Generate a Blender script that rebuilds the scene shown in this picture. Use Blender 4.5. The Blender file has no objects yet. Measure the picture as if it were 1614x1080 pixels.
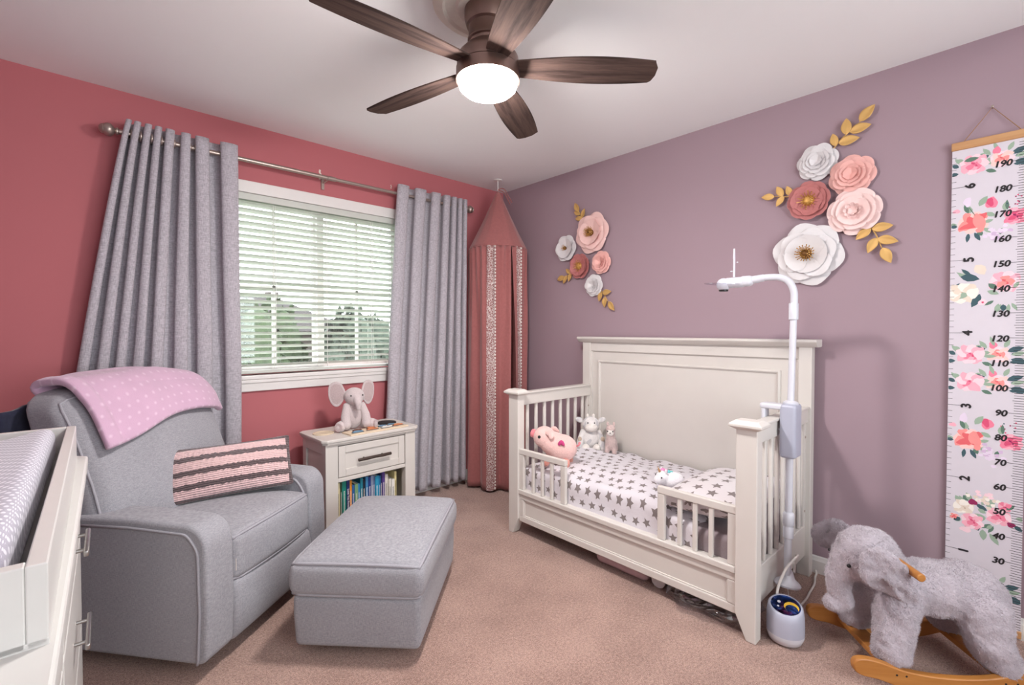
import bpy, bmesh, math, random
from mathutils import Vector, Matrix, Euler, noise
R = math.radians
PI = math.pi
rnd = random.Random(7)
scn = bpy.context.scene
col = scn.collection

# ------------------------------------------------------------------ camera
cam_d = bpy.data.cameras.new('camera'); cam = bpy.data.objects.new('camera', cam_d); col.objects.link(cam)
cam.location = (-2.738, -3.066, 1.23)
cam.rotation_euler = (R(90 - 1.1), 0, R(-42.85))
cam_d.sensor_width = 36; cam_d.lens = 736 / 1614 * 36
cam_d.shift_y = -5 / 1614
cam_d.clip_start = 0.02
scn.camera = cam

# ------------------------------------------------------------------ world, light, exposure
SKY = 3.4
LAMP = 120.0
w = bpy.data.worlds.new('world'); scn.world = w; w.use_nodes = True
bg = w.node_tree.nodes['Background']
bg.inputs[0].default_value = (0.90, 0.97, 1.0, 1); bg.inputs[1].default_value = SKY
scn.view_settings.view_transform = 'Standard'; scn.view_settings.look = 'None'
scn.view_settings.gamma = 1.0; scn.view_settings.use_curve_mapping = False
scn.view_settings.exposure = 1.26
def portal(name, loc, rot, sx, sy):
    l = bpy.data.lights.new(name, 'AREA'); l.shape = 'RECTANGLE'; l.size = sx; l.size_y = sy
    l.cycles.is_portal = True
    o = bpy.data.objects.new(name, l); col.objects.link(o); o.location = loc; o.rotation_euler = rot
portal('window_portal', (-1.56, 0.16, 1.5), (R(-90), 0, 0), 1.3, 1.2)
portal('fill_window_portal', (-1.70, -4.40, 1.45), (R(90), 0, 0), 1.8, 1.5)  # sky sampling for the added fill window behind the camera

# ------------------------------------------------------------------ helpers: colour and materials
def lin(c):
    return tuple((v / 255 / 12.92 if v / 255 <= .04045 else ((v / 255 + .055) / 1.055) ** 2.4) for v in c)
class NT:
    """small node-tree helper"""
    def __init__(s, mat):
        s.t = mat.node_tree; s.n = s.t.nodes; s.l = s.t.links
        s.b = s.n['Principled BSDF']; s.out = s.n['Material Output']
    def new(s, kind, **kw):
        nd = s.n.new(kind)
        for k, v in kw.items(): setattr(nd, k, v)
        return nd
    def link(s, a, b): s.l.new(a, b)
    def math(s, op, a, b=None, c=None):
        nd = s.new('ShaderNodeMath', operation=op)
        for i, v in enumerate((a, b, c)):
            if v is None: continue
            if isinstance(v, (int, float)): nd.inputs[i].default_value = v
            else: s.link(v, nd.inputs[i])
        return nd.outputs[0]
    def mix(s, fac, a, b):
        nd = s.new('ShaderNodeMix', data_type='RGBA')
        for i, v in ((0, fac), (6, a), (7, b)):
            if isinstance(v, (int, float)): nd.inputs[i].default_value = v
            elif isinstance(v, tuple): nd.inputs[i].default_value = (*v, 1)
            else: s.link(v, nd.inputs[i])
        return nd.outputs[2]
    def coord(s, which='Object', scale=(1, 1, 1)):
        tc = s.new('ShaderNodeTexCoord'); mp = s.new('ShaderNodeMapping')
        s.link(tc.outputs[which], mp.inputs[0]); mp.inputs[3].default_value = scale
        return mp.outputs[0]
    def noise(s, vec, scale, detail=3, rough=.5):
        nd = s.new('ShaderNodeTexNoise'); nd.inputs['Scale'].default_value = scale
        nd.inputs['Detail'].default_value = detail; nd.inputs['Roughness'].default_value = rough
        s.link(vec, nd.inputs['Vector']); return nd.outputs[0]
    def bump(s, h, strength, dist=.002):
        nd = s.new('ShaderNodeBump'); nd.inputs['Strength'].default_value = strength
        nd.inputs['Distance'].default_value = dist; s.link(h, nd.inputs['Height'])
        s.link(nd.outputs[0], s.b.inputs['Normal'])
    def ramp(s, v, lo, hi):
        nd = s.new('ShaderNodeMapRange'); s.link(v, nd.inputs[0])
        nd.inputs[1].default_value = lo; nd.inputs[2].default_value = hi
        return nd.outputs[0]
MATS = {}
def base(name, c, rough=.5, metal=0, spec=.5, sheen=0):
    m = bpy.data.materials.new(name); m.use_nodes = True
    t = NT(m); b = t.b
    b.inputs['Base Color'].default_value = (*lin(c), 1); b.inputs['Roughness'].default_value = rough
    b.inputs['Metallic'].default_value = metal; b.inputs['Specular IOR Level'].default_value = spec
    if sheen: b.inputs['Sheen Weight'].default_value = sheen; b.inputs['Sheen Roughness'].default_value = .5
    MATS[name] = m; return m, t
def plain(name, c, rough=.5, var=.04, scale=30, bump=0, **kw):
    m, t = base(name, c, rough, **kw)
    v = t.coord(); n = t.noise(v, scale, 3)
    a = lin(c); t.link(t.mix(t.ramp(n, .3, .7), tuple(x * (1 - var) for x in a), tuple(min(1, x * (1 + var)) for x in a)), t.b.inputs['Base Color'])
    if bump: t.bump(n, bump)
    return m
def fabric(name, c, var=.18, weave=(900, 900, 900), bump=.3, sheen=.15, big=.05, c2=None):
    m, t = base(name, c, .9, spec=.2, sheen=sheen)
    v1 = t.coord(scale=(weave[0], weave[1], weave[2] * .12)); v2 = t.coord(scale=(weave[0] * .12, weave[1] * .12, weave[2]))
    n1 = t.noise(v1, 1, 2); n2 = t.noise(v2, 1, 2); nb = t.noise(t.coord(), 6, 3)
    s = t.math('MULTIPLY', t.math('ADD', n1, n2), .5)
    a = lin(c); hi = tuple(min(1, x * (1 + var)) for x in a); lo = tuple(x * (1 - var) for x in a) if c2 is None else lin(c2)
    f = t.ramp(s, .36, .64)
    f2 = t.math('ADD', f, t.math('MULTIPLY', t.math('SUBTRACT', nb, .5), big * 8))
    t.link(t.mix(f2, lo, hi), t.b.inputs['Base Color']); t.bump(s, bump, .001)
    return m
def wood(name, c1, c2, axis='X', scale=1, rough=.45, bump=.15, ring=14):
    m, t = base(name, c1, rough)
    sc = {'X': (1.2, 14, 14), 'Y': (14, 1.2, 14), 'Z': (14, 14, 1.2)}[axis]
    v = t.coord(scale=tuple(x * scale for x in sc))
    n = t.noise(v, 1.2, 5, .6); n2 = t.noise(v, 6, 4, .7)
    s = t.math('ADD', t.math('MULTIPLY', t.math('SINE', t.math('MULTIPLY', n, ring)), .3), t.math('MULTIPLY', n2, .8))
    t.link(t.mix(t.ramp(s, .05, .85), lin(c2), lin(c1)), t.b.inputs['Base Color'])
    t.bump(s, bump, .001); return m
def cell_uv(t, scale, jitter=.0, coord='UV', off=True):
    """returns (local x, local y, random) of a brick-offset cell grid"""
    v = t.coord(coord); sp = t.new('ShaderNodeSeparateXYZ'); t.link(v, sp.inputs[0])
    u = t.math('MULTIPLY', sp.outputs[0], scale); q = t.math('MULTIPLY', sp.outputs[1], scale)
    row = t.math('FLOOR', q)
    if off: u = t.math('ADD', u, t.math('MULTIPLY', t.math('MODULO', t.math('ABSOLUTE', row), 2), .5))
    cu = t.math('FLOOR', u)
    cmb = t.new('ShaderNodeCombineXYZ'); t.link(cu, cmb.inputs[0]); t.link(row, cmb.inputs[1])
    wn = t.new('ShaderNodeTexWhiteNoise', noise_dimensions='2D'); t.link(cmb.outputs[0], wn.inputs['Vector'])
    x = t.math('SUBTRACT', t.math('SUBTRACT', u, cu), .5); y = t.math('SUBTRACT', t.math('SUBTRACT', q, row), .5)
    if jitter:
        sc = t.new('ShaderNodeSeparateColor'); t.link(wn.outputs['Color'], sc.inputs[0])
        x = t.math('ADD', x, t.math('MULTIPLY', t.math('SUBTRACT', sc.outputs[0], .5), jitter))
        y = t.math('ADD', y, t.math('MULTIPLY', t.math('SUBTRACT', sc.outputs[1], .5), jitter))
    return x, y, wn.outputs['Value']
def star_cloth(name, ground, star, scale, Rs=.36):
    m, t = base(name, ground, .9, spec=.2, sheen=.2)
    x, y, r = cell_uv(t, scale, .25)
    a = t.math('ADD', t.math('ARCTAN2', y, x), t.math('MULTIPLY', r, 6.283))
    k = 2 * PI / 5
    mm = t.math('ABSOLUTE', t.math('SUBTRACT', t.math('FLOORED_MODULO', a, k), k / 2))
    rad = t.math('SQRT', t.math('ADD', t.math('MULTIPLY', x, x), t.math('MULTIPLY', y, y)))
    ri = .46 * Rs; p = (Rs, 0); q = (ri * math.cos(k / 2), ri * math.sin(k / 2))
    nx, ny = q[1] - p[1], -(q[0] - p[0]); L = math.hypot(nx, ny); nx /= L; ny /= L; c = nx * p[0]
    d = t.math('ADD', t.math('MULTIPLY', t.math('MULTIPLY', rad, t.math('COSINE', mm)), nx), t.math('MULTIPLY', t.math('MULTIPLY', rad, t.math('SINE', mm)), ny))
    f = t.math('LESS_THAN', d, c)
    t.link(t.mix(f, lin(ground), lin(star)), t.b.inputs['Base Color'])
    t.bump(t.noise(t.coord(), 25, 4), .35, .01); return m
def dot_cloth(name, ground, dot, scale, rad, soft=.03, coord='UV'):
    m, t = base(name, ground, .95, spec=.15, sheen=.4)
    x, y, r = cell_uv(t, scale, 0, coord)
    d = t.math('SQRT', t.math('ADD', t.math('MULTIPLY', x, x), t.math('MULTIPLY', y, y)))
    f = t.math('SUBTRACT', 1, t.ramp(d, rad - soft, rad + soft))
    n = t.noise(t.coord(), 12, 4)
    g = t.mix(t.ramp(n, .3, .7), tuple(v * .93 for v in lin(ground)), lin(ground))
    t.link(t.mix(f, g, lin(dot)), t.b.inputs['Base Color'])
    t.bump(t.noise(t.coord(), 220, 3), .35, .003); return m
def plushmat(name, c, var=.12, bump=.6, sc=160, patch=None, pscale=9):
    m, t = base(name, c, 1, spec=.1, sheen=.5)
    v = t.coord(); n = t.noise(v, sc, 4, .7); nb = t.noise(v, 14, 3)
    a = lin(c); cc = t.mix(t.ramp(t.math('ADD', t.math('MULTIPLY', n, .6), t.math('MULTIPLY', nb, .4)), .3, .7), tuple(x * (1 - var) for x in a), tuple(min(1, x * (1 + var)) for x in a))
    if patch:
        vo = t.noise(v, pscale, 1); cc = t.mix(t.ramp(vo, .53, .57), cc, lin(patch))
    t.link(cc, t.b.inputs['Base Color']); t.bump(n, bump, .006); return m

def wallmat(name, c):
    m, t = base(name, c, .75, spec=.3)
    v = t.coord(); n = t.noise(v, 220, 3); nb = t.noise(v, 1.5, 2); a = lin(c)
    t.link(t.mix(nb, tuple(x * .97 for x in a), tuple(x * 1.03 for x in a)), t.b.inputs['Base Color'])
    t.bump(n, .08, .002); return m
wallmat('red_paint', (188, 110, 115)); wallmat('mauve_paint', (165, 142, 151)); wallmat('ceiling_paint', (247, 247, 247))
wallmat('bounce_paint', (226, 218, 214))  # unseen rear wall, made pale to bounce more fill light
def carpet():
    m, t = base('carpet', (186, 152, 136), 1, spec=.1, sheen=.3)
    v = t.coord(); n = t.noise(v, 230, 2, .7); nb = t.noise(v, 3.5, 4, .6); n3 = t.noise(v, 90, 3, .6)
    s = t.math('ADD', t.math('ADD', t.math('MULTIPLY', n, .54), t.math('MULTIPLY', nb, .20)), t.math('MULTIPLY', n3, .26))
    t.link(t.mix(t.ramp(s, .40, .60), lin((138, 104, 93)), lin((212, 175, 160))), t.b.inputs['Base Color'])
    t.bump(t.math('ADD', n, t.math('MULTIPLY', n3, .6)), .9, .008); return m
carpet()
plain('white_wood', (216, 210, 204), .38, var=.015, scale=8)
plain('white_trim', (230, 226, 223), .4, var=.01)
plain('white_dresser', (212, 210, 206), .32, var=.01)
plain('white_plastic', (212, 212, 220), .3, var=.01)
plain('grey_plastic', (176, 178, 194), .35, var=.01)
plain('cream', (226, 216, 204), .5)
fabric('chair_fabric', (155, 154, 160), var=.22, weave=(650, 650, 650), bump=.35)
plain('chair_piping', (160, 158, 165), .9, var=.08, scale=300)
fabric('curtain_fabric', (180, 175, 182), var=.28, weave=(420, 420, 420), bump=.4, big=.02)
plain('canopy_pink', (164, 100, 98), .95, var=.06, scale=60, bump=.1, sheen=.3)
m, t = base('rod_metal', (176, 162, 154), .36, metal=.85); m, t = base('brushed_nickel', (170, 168, 166), .3, metal=1)
m, t = base('fan_bronze', (132, 108, 100), .36, metal=.9); t.bump(t.noise(t.coord(scale=(2, 2, 400)), 1, 2), .08, .001)
m, t = base('dark_bronze', (84, 72, 66), .45, metal=.6)
wood('blade_wood', (88, 70, 64), (44, 34, 32), 'X', 1.3, .95)
MATS['blade_wood'].node_tree.nodes['Principled BSDF'].inputs['Specular IOR Level'].default_value = .12
wood('rocker_wood', (205, 146, 78), (178, 116, 54), 'X', .8, .4, .05, 8)
wood('bar_wood', (206, 160, 112), (188, 138, 92), 'Y', 1, .5, .05, 8)
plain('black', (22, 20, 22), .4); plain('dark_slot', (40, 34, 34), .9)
def emis(name, c, s):
    m, t = base(name, c, .3); t.b.inputs['Emission Color'].default_value = (*lin(c), 1); t.b.inputs['Emission Strength'].default_value = s
emis('lamp_glass', (255, 250, 247), LAMP)
def glass(name, tint=(1, 1, 1), gl=.06, rough=.02):
    m = bpy.data.materials.new(name); m.use_nodes = True; t = NT(m); MATS[name] = m
    tr = t.new('ShaderNodeBsdfTransparent'); tr.inputs[0].default_value = (*tint, 1)
    g = t.new('ShaderNodeBsdfGlossy'); g.inputs['Roughness'].default_value = rough
    mx = t.new('ShaderNodeMixShader'); mx.inputs[0].default_value = gl
    t.link(tr.outputs[0], mx.inputs[1]); t.link(g.outputs[0], mx.inputs[2]); t.link(mx.outputs[0], t.out.inputs[0])
glass('window_glass'); glass('clear_plastic', (.9, .9, .93), .22, .12); glass('shade_plastic', (.86, .86, .9), .2, .1)
def slatmat():
    m, t = base('slat_vinyl', (208, 210, 203), .5)
    tl = t.new('ShaderNodeBsdfTranslucent'); tl.inputs[0].default_value = (*lin((240, 242, 232)), 1)
    mx = t.new('ShaderNodeMixShader'); mx.inputs[0].default_value = .05
    t.link(t.b.outputs[0], mx.inputs[1]); t.link(tl.outputs[0], mx.inputs[2]); t.link(mx.outputs[0], t.out.inputs[0])
slatmat()

# ------------------------------------------------------------------ helpers: meshes
class MB:
    def __init__(s): s.v = []; s.f = []; s.m = []; s.uv = {}
    def add(s, vs, fs, m=0, uv=None):
        o = len(s.v); s.v += [Vector(p) for p in vs]
        if uv is not None:
            for i, p in enumerate(uv): s.uv[o + i] = p
        s.f += [tuple(i + o for i in f) for f in fs]; s.m += [m] * len(fs); return o
    def xf(s, o, M):
        for i in range(o, len(s.v)): s.v[i] = M @ s.v[i]
    def box(s, x0, x1, y0, y1, z0, z1, m=0):
        return s.add([(x0, y0, z0), (x1, y0, z0), (x1, y1, z0), (x0, y1, z0), (x0, y0, z1), (x1, y0, z1), (x1, y1, z1), (x0, y1, z1)],
              [(3, 2, 1, 0), (4, 5, 6, 7), (0, 1, 5, 4), (1, 2, 6, 5), (2, 3, 7, 6), (3, 0, 4, 7)], m)
    def cyl(s, p0, p1, r0, r1=None, n=16, m=0): return s.tube([p0, p1], [r0, r0 if r1 is None else r1], n, m)
    def tube(s, pts, r, n=8, m=0, closed=False, up=None):
        pts = [Vector(p) for p in pts]; k = len(pts)
        rr = r if isinstance(r, (list, tuple)) else [r] * k
        vs = []; prev = None
        for i, p in enumerate(pts):
            if closed: d = pts[(i + 1) % k] - pts[i - 1]
            else: d = pts[min(i + 1, k - 1)] - pts[max(i - 1, 0)]
            d.normalize()
            if prev is None:
                a = Vector((0, 0, 1)) if abs(d.z) < .9 else Vector((1, 0, 0))
                x = d.cross(a).normalized()
            else:
                x = (prev - d * prev.dot(d)).normalized()
            prev = x; y = d.cross(x)
            for j in range(n):
                t_ = 2 * PI * j / n; vs.append(p + (x * math.cos(t_) + y * math.sin(t_)) * rr[i])
        fs = []
        for i in range(k if closed else k - 1):
            i2 = (i + 1) % k
            for j in range(n): fs.append((i * n + j, i * n + (j + 1) % n, i2 * n + (j + 1) % n, i2 * n + j))
        if not closed:
            fs.append(tuple(range(n - 1, -1, -1))); fs.append(tuple((k - 1) * n + j for j in range(n)))
        return s.add(vs, fs, m)
    def lathe(s, prof, n=24, m=0, M=None):
        vs = []; fs = []
        for (r, z) in prof:
            for j in range(n): vs.append((r * math.cos(2 * PI * j / n), r * math.sin(2 * PI * j / n), z))
        for i in range(len(prof) - 1):
            for j in range(n): fs.append((i * n + j, i * n + (j + 1) % n, (i + 1) * n + (j + 1) % n, (i + 1) * n + j))
        if prof[0][0] > 1e-5: fs.append(tuple(range(n - 1, -1, -1)))
        if prof[-1][0] > 1e-5: fs.append(tuple((len(prof) - 1) * n + j for j in range(n)))
        o = s.add(vs, fs, m)
        if M is not None: s.xf(o, M)
        return o
    def prism(s, poly, d0, d1, m=0, M=None):
        """poly in local xy, extruded along local z from d0 to d1"""
        n = len(poly); vs = [(x, y, d0) for x, y in poly] + [(x, y, d1) for x, y in poly]
        fs = [tuple(range(n - 1, -1, -1)), tuple(range(n, 2 * n))] + [(i, (i + 1) % n, n + (i + 1) % n, n + i) for i in range(n)]
        o = s.add(vs, fs, m)
        if M is not None: s.xf(o, M)
        return o
    def ell(s, c, r, rot=(0, 0, 0), n=20, k=12, m=0):
        if isinstance(r, (int, float)): r = (r, r, r)
        prof = [(math.sin(PI * i / k), -math.cos(PI * i / k)) for i in range(k + 1)]
        o = s.lathe([(max(a, 1e-6), b) for a, b in prof], n, m)
        s.xf(o, Matrix.Translation(c) @ Euler([R(a) for a in rot]).to_matrix().to_4x4() @ Matrix.Diagonal((*r, 1))); return o
    def grid(s, fn, nu, nv, m=0, uvf=None):
        vs = []; uv = []
        for j in range(nv + 1):
            for i in range(nu + 1):
                vs.append(fn(i / nu, j / nv)); uv.append(uvf(i / nu, j / nv) if uvf else (i / nu, j / nv))
        fs = [(j * (nu + 1) + i, j * (nu + 1) + i + 1, (j + 1) * (nu + 1) + i + 1, (j + 1) * (nu + 1) + i) for j in range(nv) for i in range(nu)]
        return s.add(vs, fs, m, uv)
    def soft(s, c, h, r, nflat=6, nr=3, fn=None, m=0, uvs=None):
        """rounded box, half sizes h, corner radius r, optional deform fn(p_local)->p_local; box-projected uv in metres"""
        ax = []
        for a in h:
            rr = min(r, a * .999); inn = a - rr
            offs = [rr * math.tan(PI / 4 * i / nr) for i in range(1, nr + 1)]
            flat = [-inn + 2 * inn * i / nflat for i in range(nflat + 1)]
            ax.append([-inn - o_ for o_ in reversed(offs)] + flat + [inn + o_ for o_ in offs])
        key = {}; vs = []; uv = []; fs = []
        def vert(q):
            k_ = tuple(round(x, 6) for x in q)
            if k_ in key: return key[k_]
            cc = Vector([max(-(h[i] - min(r, h[i] * .999)), min(h[i] - min(r, h[i] * .999), q[i])) for i in range(3)])
            d = Vector(q) - cc
            p = cc + d.normalized() * r if d.length > 1e-9 else Vector(q)
            uv.append((q[0] + c[0] + (q[2] if abs(abs(q[0]) - h[0]) < 1e-5 and abs(abs(q[2]) - h[2]) > 1e-5 else 0), q[1] + c[1] + (q[2] if abs(abs(q[1]) - h[1]) < 1e-5 else 0)))
            if fn: p = fn(p)
            key[k_] = len(vs); vs.append(Vector(p) + Vector(c)); return key[k_]
        for a in range(3):
            b, d = [(1, 2), (2, 0), (0, 1)][a]
            for sg in (-1, 1):
                A, B = ax[b], ax[d]
                for i in range(len(A) - 1):
                    for j in range(len(B) - 1):
                        qs = []
                        for (ii, jj) in ((i, j), (i + 1, j), (i + 1, j + 1), (i, j + 1)):
                            q = [0, 0, 0]; q[a] = sg * h[a]; q[b] = A[ii]; q[d] = B[jj]; qs.append(vert(q))
                        fs.append(tuple(qs if sg > 0 else qs[::-1]))
        return s.add(vs, fs, m, uv)
    def mesh(s, name, mats):
        me = bpy.data.meshes.new(name); me.from_pydata([tuple(p) for p in s.v], [], s.f); 
        for mm in (mats if isinstance(mats, (list, tuple)) else [mats]): me.materials.append(MATS[mm])
        me.polygons.foreach_set('material_index', s.m)
        if s.uv:
            ul = me.uv_layers.new(name='UVMap')
            for lp in me.loops: ul.data[lp.index].uv = s.uv.get(lp.vertex_index, (0, 0))
        me.update(); return me
    def build(s, name, mats, parent=None, smooth=None, bevel=None, M=None, seg=2, sub=0, solid=0, label=None):
        me = s.mesh(name, mats)
        if smooth is not None:
            me.polygons.foreach_set('use_smooth', [True] * len(me.polygons))
            if smooth < 180: me.set_sharp_from_angle(angle=R(smooth))
        o = link(name, me, parent, M)
        if solid:
            md = o.modifiers.new('thickness', 'SOLIDIFY'); md.thickness = solid; md.offset = 0
        if bevel:
            md = o.modifiers.new('bevel', 'BEVEL'); md.width = bevel; md.segments = seg; md.limit_method = 'ANGLE'; md.angle_limit = R(35)
            md.harden_normals = False
        if sub:
            md = o.modifiers.new('sub', 'SUBSURF'); md.levels = md.render_levels = sub
        if label: o['label'] = label
        return o
def link(name, me, parent=None, M=None):
    o = bpy.data.objects.new(name, me); col.objects.link(o)
    if parent is not None: o.parent = parent
    if M is not None: o.matrix_basis = M
    return o
def thing(name, label, cat, loc=(0, 0, 0), rotz=0, group=None, rot=None):
    o = bpy.data.objects.new(name, None); col.objects.link(o); o.empty_display_size = .05
    o.location = loc; o.rotation_euler = rot if rot is not None else (0, 0, rotz)
    return tag(o, label, cat, group)
def tag(o, label, cat, group=None, kind=None):
    o['label'] = label; o['category'] = cat
    if group: o['group'] = group
    if kind: o['kind'] = kind
    return o
def struct(o, label=None):
    o['kind'] = 'structure'
    if label: o['label'] = label
    return o
def bx(name, mat, parent, x0, x1, y0, y1, z0, z1, bevel=.003):
    b = MB(); b.box(min(x0, x1), max(x0, x1), min(y0, y1), max(y0, y1), min(z0, z1), max(z0, z1)); return b.build(name, mat, parent, bevel=bevel)
def soft_pt(q, c, h, r, fn=None):
    """surface point of MB.soft for a point q on the sharp box"""
    cc = Vector([max(-(h[i] - min(r, h[i] * .999)), min(h[i] - min(r, h[i] * .999), q[i])) for i in range(3)])
    d = Vector(q) - cc; p = cc + d.normalized() * r if d.length > 1e-9 else Vector(q)
    if fn: p = fn(p)
    return Vector(p) + Vector(c)
def loop_xy(hx, hy, z, r, n=10):
    """corner-rounded rectangle on the sharp box edge, closed"""
    P = []
    for (x0, y0, x1, y1) in ((hx, -hy, hx, hy), (hx, hy, -hx, hy), (-hx, hy, -hx, -hy), (-hx, -hy, hx, -hy)):
        P += [(x0 + (x1 - x0) * i / n, y0 + (y1 - y0) * i / n, z) for i in range(n)]
    return P
def blob(name, mb, mat, parent=None, voxel=.006, smooth=4, M=None, disp=None):
    """closed continuous surface out of overlapping volumes (voxel remesh, smoothed), baked to a mesh"""
    tmp = bpy.data.objects.new('tmp', mb.mesh('tmp', mat)); col.objects.link(tmp)
    md = tmp.modifiers.new('r', 'REMESH'); md.mode = 'VOXEL'; md.voxel_size = voxel
    if smooth:
        md = tmp.modifiers.new('s', 'SMOOTH'); md.factor = .5; md.iterations = smooth
    dg = bpy.context.evaluated_depsgraph_get(); me = bpy.data.meshes.new_from_object(tmp.evaluated_get(dg))
    bpy.data.objects.remove(tmp)
    me.materials.clear(); me.materials.append(MATS[mat])
    if disp: 
        for v in me.vertices: v.co = disp(v.co, v.normal)
    me.polygons.foreach_set('use_smooth', [True] * len(me.polygons)); me.polygons.foreach_set('material_index', [0] * len(me.polygons))
    me.name = name; return link(name, me, parent, M)
def chain(mb, pts, rs, n=14):
    """limb: capsule chain through points"""
    for i in range(len(pts) - 1):
        a, b = Vector(pts[i]), Vector(pts[i + 1]); ra, rb = rs[i], rs[i + 1]; k = max(2, int((b - a).length / (min(ra, rb) * .35)))
        for j in range(k + 1):
            f = j / k; mb.ell(a.lerp(b, f), ra + (rb - ra) * f, n=n, k=8)
def arc(cx, cy, r, a0, a1, n=8): return [(cx + r * math.cos(R(a0 + (a1 - a0) * i / n)), cy + r * math.sin(R(a0 + (a1 - a0) * i / n))) for i in range(n + 1)]
def smoothpts(pts, n=6):
    P = [Vector(p) for p in pts]; out = []
    for i in range(len(P) - 1):
        p0 = P[max(i - 1, 0)]; p1 = P[i]; p2 = P[i + 1]; p3 = P[min(i + 2, len(P) - 1)]
        for j in range(n):
            t_ = j / n; out.append(.5 * ((2 * p1) + (p2 - p0) * t_ + (2 * p0 - 5 * p1 + 4 * p2 - p3) * t_ ** 2 + (3 * p1 - p0 - 3 * p2 + p3) * t_ ** 3))
    out.append(P[-1]); return out
def text_mesh(txt, size, shear=0, extrude=.0004, bold=0):
    cu = bpy.data.curves.new('txt', 'FONT'); cu.body = txt; cu.size = size; cu.shear = shear; cu.extrude = extrude; cu.offset = bold
    cu.align_x = 'CENTER'; cu.align_y = 'CENTER'
    o = bpy.data.objects.new('txt', cu); col.objects.link(o)
    dg = bpy.context.evaluated_depsgraph_get(); me = bpy.data.meshes.new_from_object(o.evaluated_get(dg))
    bpy.data.objects.remove(o); bpy.data.curves.remove(cu); return me

# ================================================================== SETTING
H = 2.43; XW = -3.36; YB = -4.25
fl = MB(); fl.box(XW - .1, .1, YB - .1, .1, -.1, 0); struct(fl.build('floor', 'carpet'), 'beige brown cut pile carpet')
ce = MB(); ce.box(XW - .1, .1, YB - .1, .1, H, H + .1); struct(ce.build('ceiling', 'ceiling_paint'), 'white painted ceiling')
def wall_hole(name, mat, horiz, a0, a1, plane, out, hx0, hx1, hz0, hz1, label):
    b = MB()
    def q(u0, u1, z0, z1):
        if horiz: b.box(u0, u1, min(plane, plane + out), max(plane, plane + out), z0, z1)
        else: b.box(min(plane, plane + out), max(plane, plane + out), u0, u1, z0, z1)
    if hx0 is None: q(a0, a1, 0, H)
    else: q(a0, hx0, 0, H); q(hx1, a1, 0, H); q(hx0, hx1, 0, hz0); q(hx0, hx1, hz1, H)
    return struct(b.build(name, mat), label)
WX0, WX1, WZ0, WZ1 = -2.16, -0.97, 0.965, 2.035
wl = wall_hole('wall_left', 'red_paint', True, XW - .1, .1, 0, .14, WX0, WX1, WZ0, WZ1, 'rose red window wall')
wall_hole('wall_right', 'mauve_paint', False, YB, 0, 0, .1, None, None, 0, 0, 'mauve wall behind the bed')
wall_hole('wall_west', 'mauve_paint', False, YB, 0, XW, -.1, None, None, 0, 0, 'mauve wall behind the dresser')
wall_hole('wall_back', 'bounce_paint', True, XW, 0, YB, -.14, -2.6, -.8, .7, 2.2, 'unseen rear wall, pale to bounce light, with an added fill window')  # pale colour and opening both added for fill from behind the camera
for (px, pz, s) in ((-1.585, 2.235, 1.0), (-1.08, 2.262, .45)):      # chipped paint above the rod
    b = MB(); pts = [(-.006, -.03), (.004, -.032), (.010, -.02), (.004, -.012), (.013, .004), (.004, .014), (.007, .03), (-.004, .032), (-.008, .015), (.001, .002), (-.008, -.012)]
    b.prism([(px + x * s, pz + z * s) for x, z in pts], 0, .0015, 0, Matrix(((1, 0, 0, 0), (0, 0, -1, 0), (0, 1, 0, 0), (0, 0, 0, 1))))
    b.build('paint_chip', 'cream', wl)
def baseboard(name, pts_box, axis):
    b = MB(); x0, x1, y0, y1 = pts_box
    prof = [(0, 0), (.014, 0), (.014, .062), (.010, .072), (.008, .080), (0, .085)]
    if axis == 'x':   # on window wall, along x
        b.prism(prof, x0, x1, 0, Matrix(((0, 0, 1, 0), (-1, 0, 0, 0), (0, 1, 0, 0), (0, 0, 0, 1))))
    else:
        b.prism(prof, y0, y1, 0, Matrix(((-1, 0, 0, 0), (0, 0, 1, 0), (0, 1, 0, 0), (0, 0, 0, 1))))
    return struct(b.build(name, 'white_trim'))
baseboard('baseboard_left', (XW, -.014, 0, 0), 'x'); baseboard('baseboard_right', (0, 0, YB, 0), 'y')
# ---- window
wn = bpy.data.objects.new('window_1', None); col.objects.link(wn); struct(wn, 'white sliding window with muntins and casing')
cx = (WX0 + WX1) / 2
bx('casing_top', 'white_trim', wn, WX0 - .01, WX1 + .01, -.014, .06, WZ1, WZ1 + .068)
b = MB(); b.box(WX0 - .005, WX1 + .03, -.03, .06, WZ0 - .026, WZ0); b.build('window_sill', 'white_trim', wn, bevel=.006)
b = MB(); b.box(WX0 - .01, WX1 + .01, -.018, .0, WZ0 - .095, WZ0 - .026); b.box(WX0 - .01, WX1 + .01, -.026, 0, WZ0 - .046, WZ0 - .026); b.build('window_apron', 'white_trim', wn, bevel=.004)
for (x0, x1) in ((WX0, WX0 + .012), (WX1 - .012, WX1)): bx('jamb', 'white_trim', wn, x0, x1, 0, .14, WZ0, WZ1)
def sash(x0, x1, y):
    f = .045; b = MB()
    b.box(x0, x0 + f, y, y + .03, WZ0, WZ1); b.box(x1 - f, x1, y, y + .03, WZ0, WZ1)
    b.box(x0 + f, x1 - f, y, y + .03, WZ0, WZ0 + f); b.box(x0 + f, x1 - f, y, y + .03, WZ1 - f, WZ1)
    s = b.build('sash', 'white_trim', wn, bevel=.003)
    mx = (x0 + x1) / 2; b = MB(); b.box(mx - .009, mx + .009, y + .008, y + .022, WZ0 + f, WZ1 - f); b.build('muntin', 'white_trim', s)
    b = MB(); b.box(x0 + f, x1 - f, y + .008, y + .022, 1.49, 1.508); b.build('muntin', 'white_trim', s)
    b = MB(); b.box(x0 + f - .005, x1 - f + .005, y + .013, y + .017, WZ0 + f - .005, WZ1 - f + .005); b.build('pane', 'window_glass', s)
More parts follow.
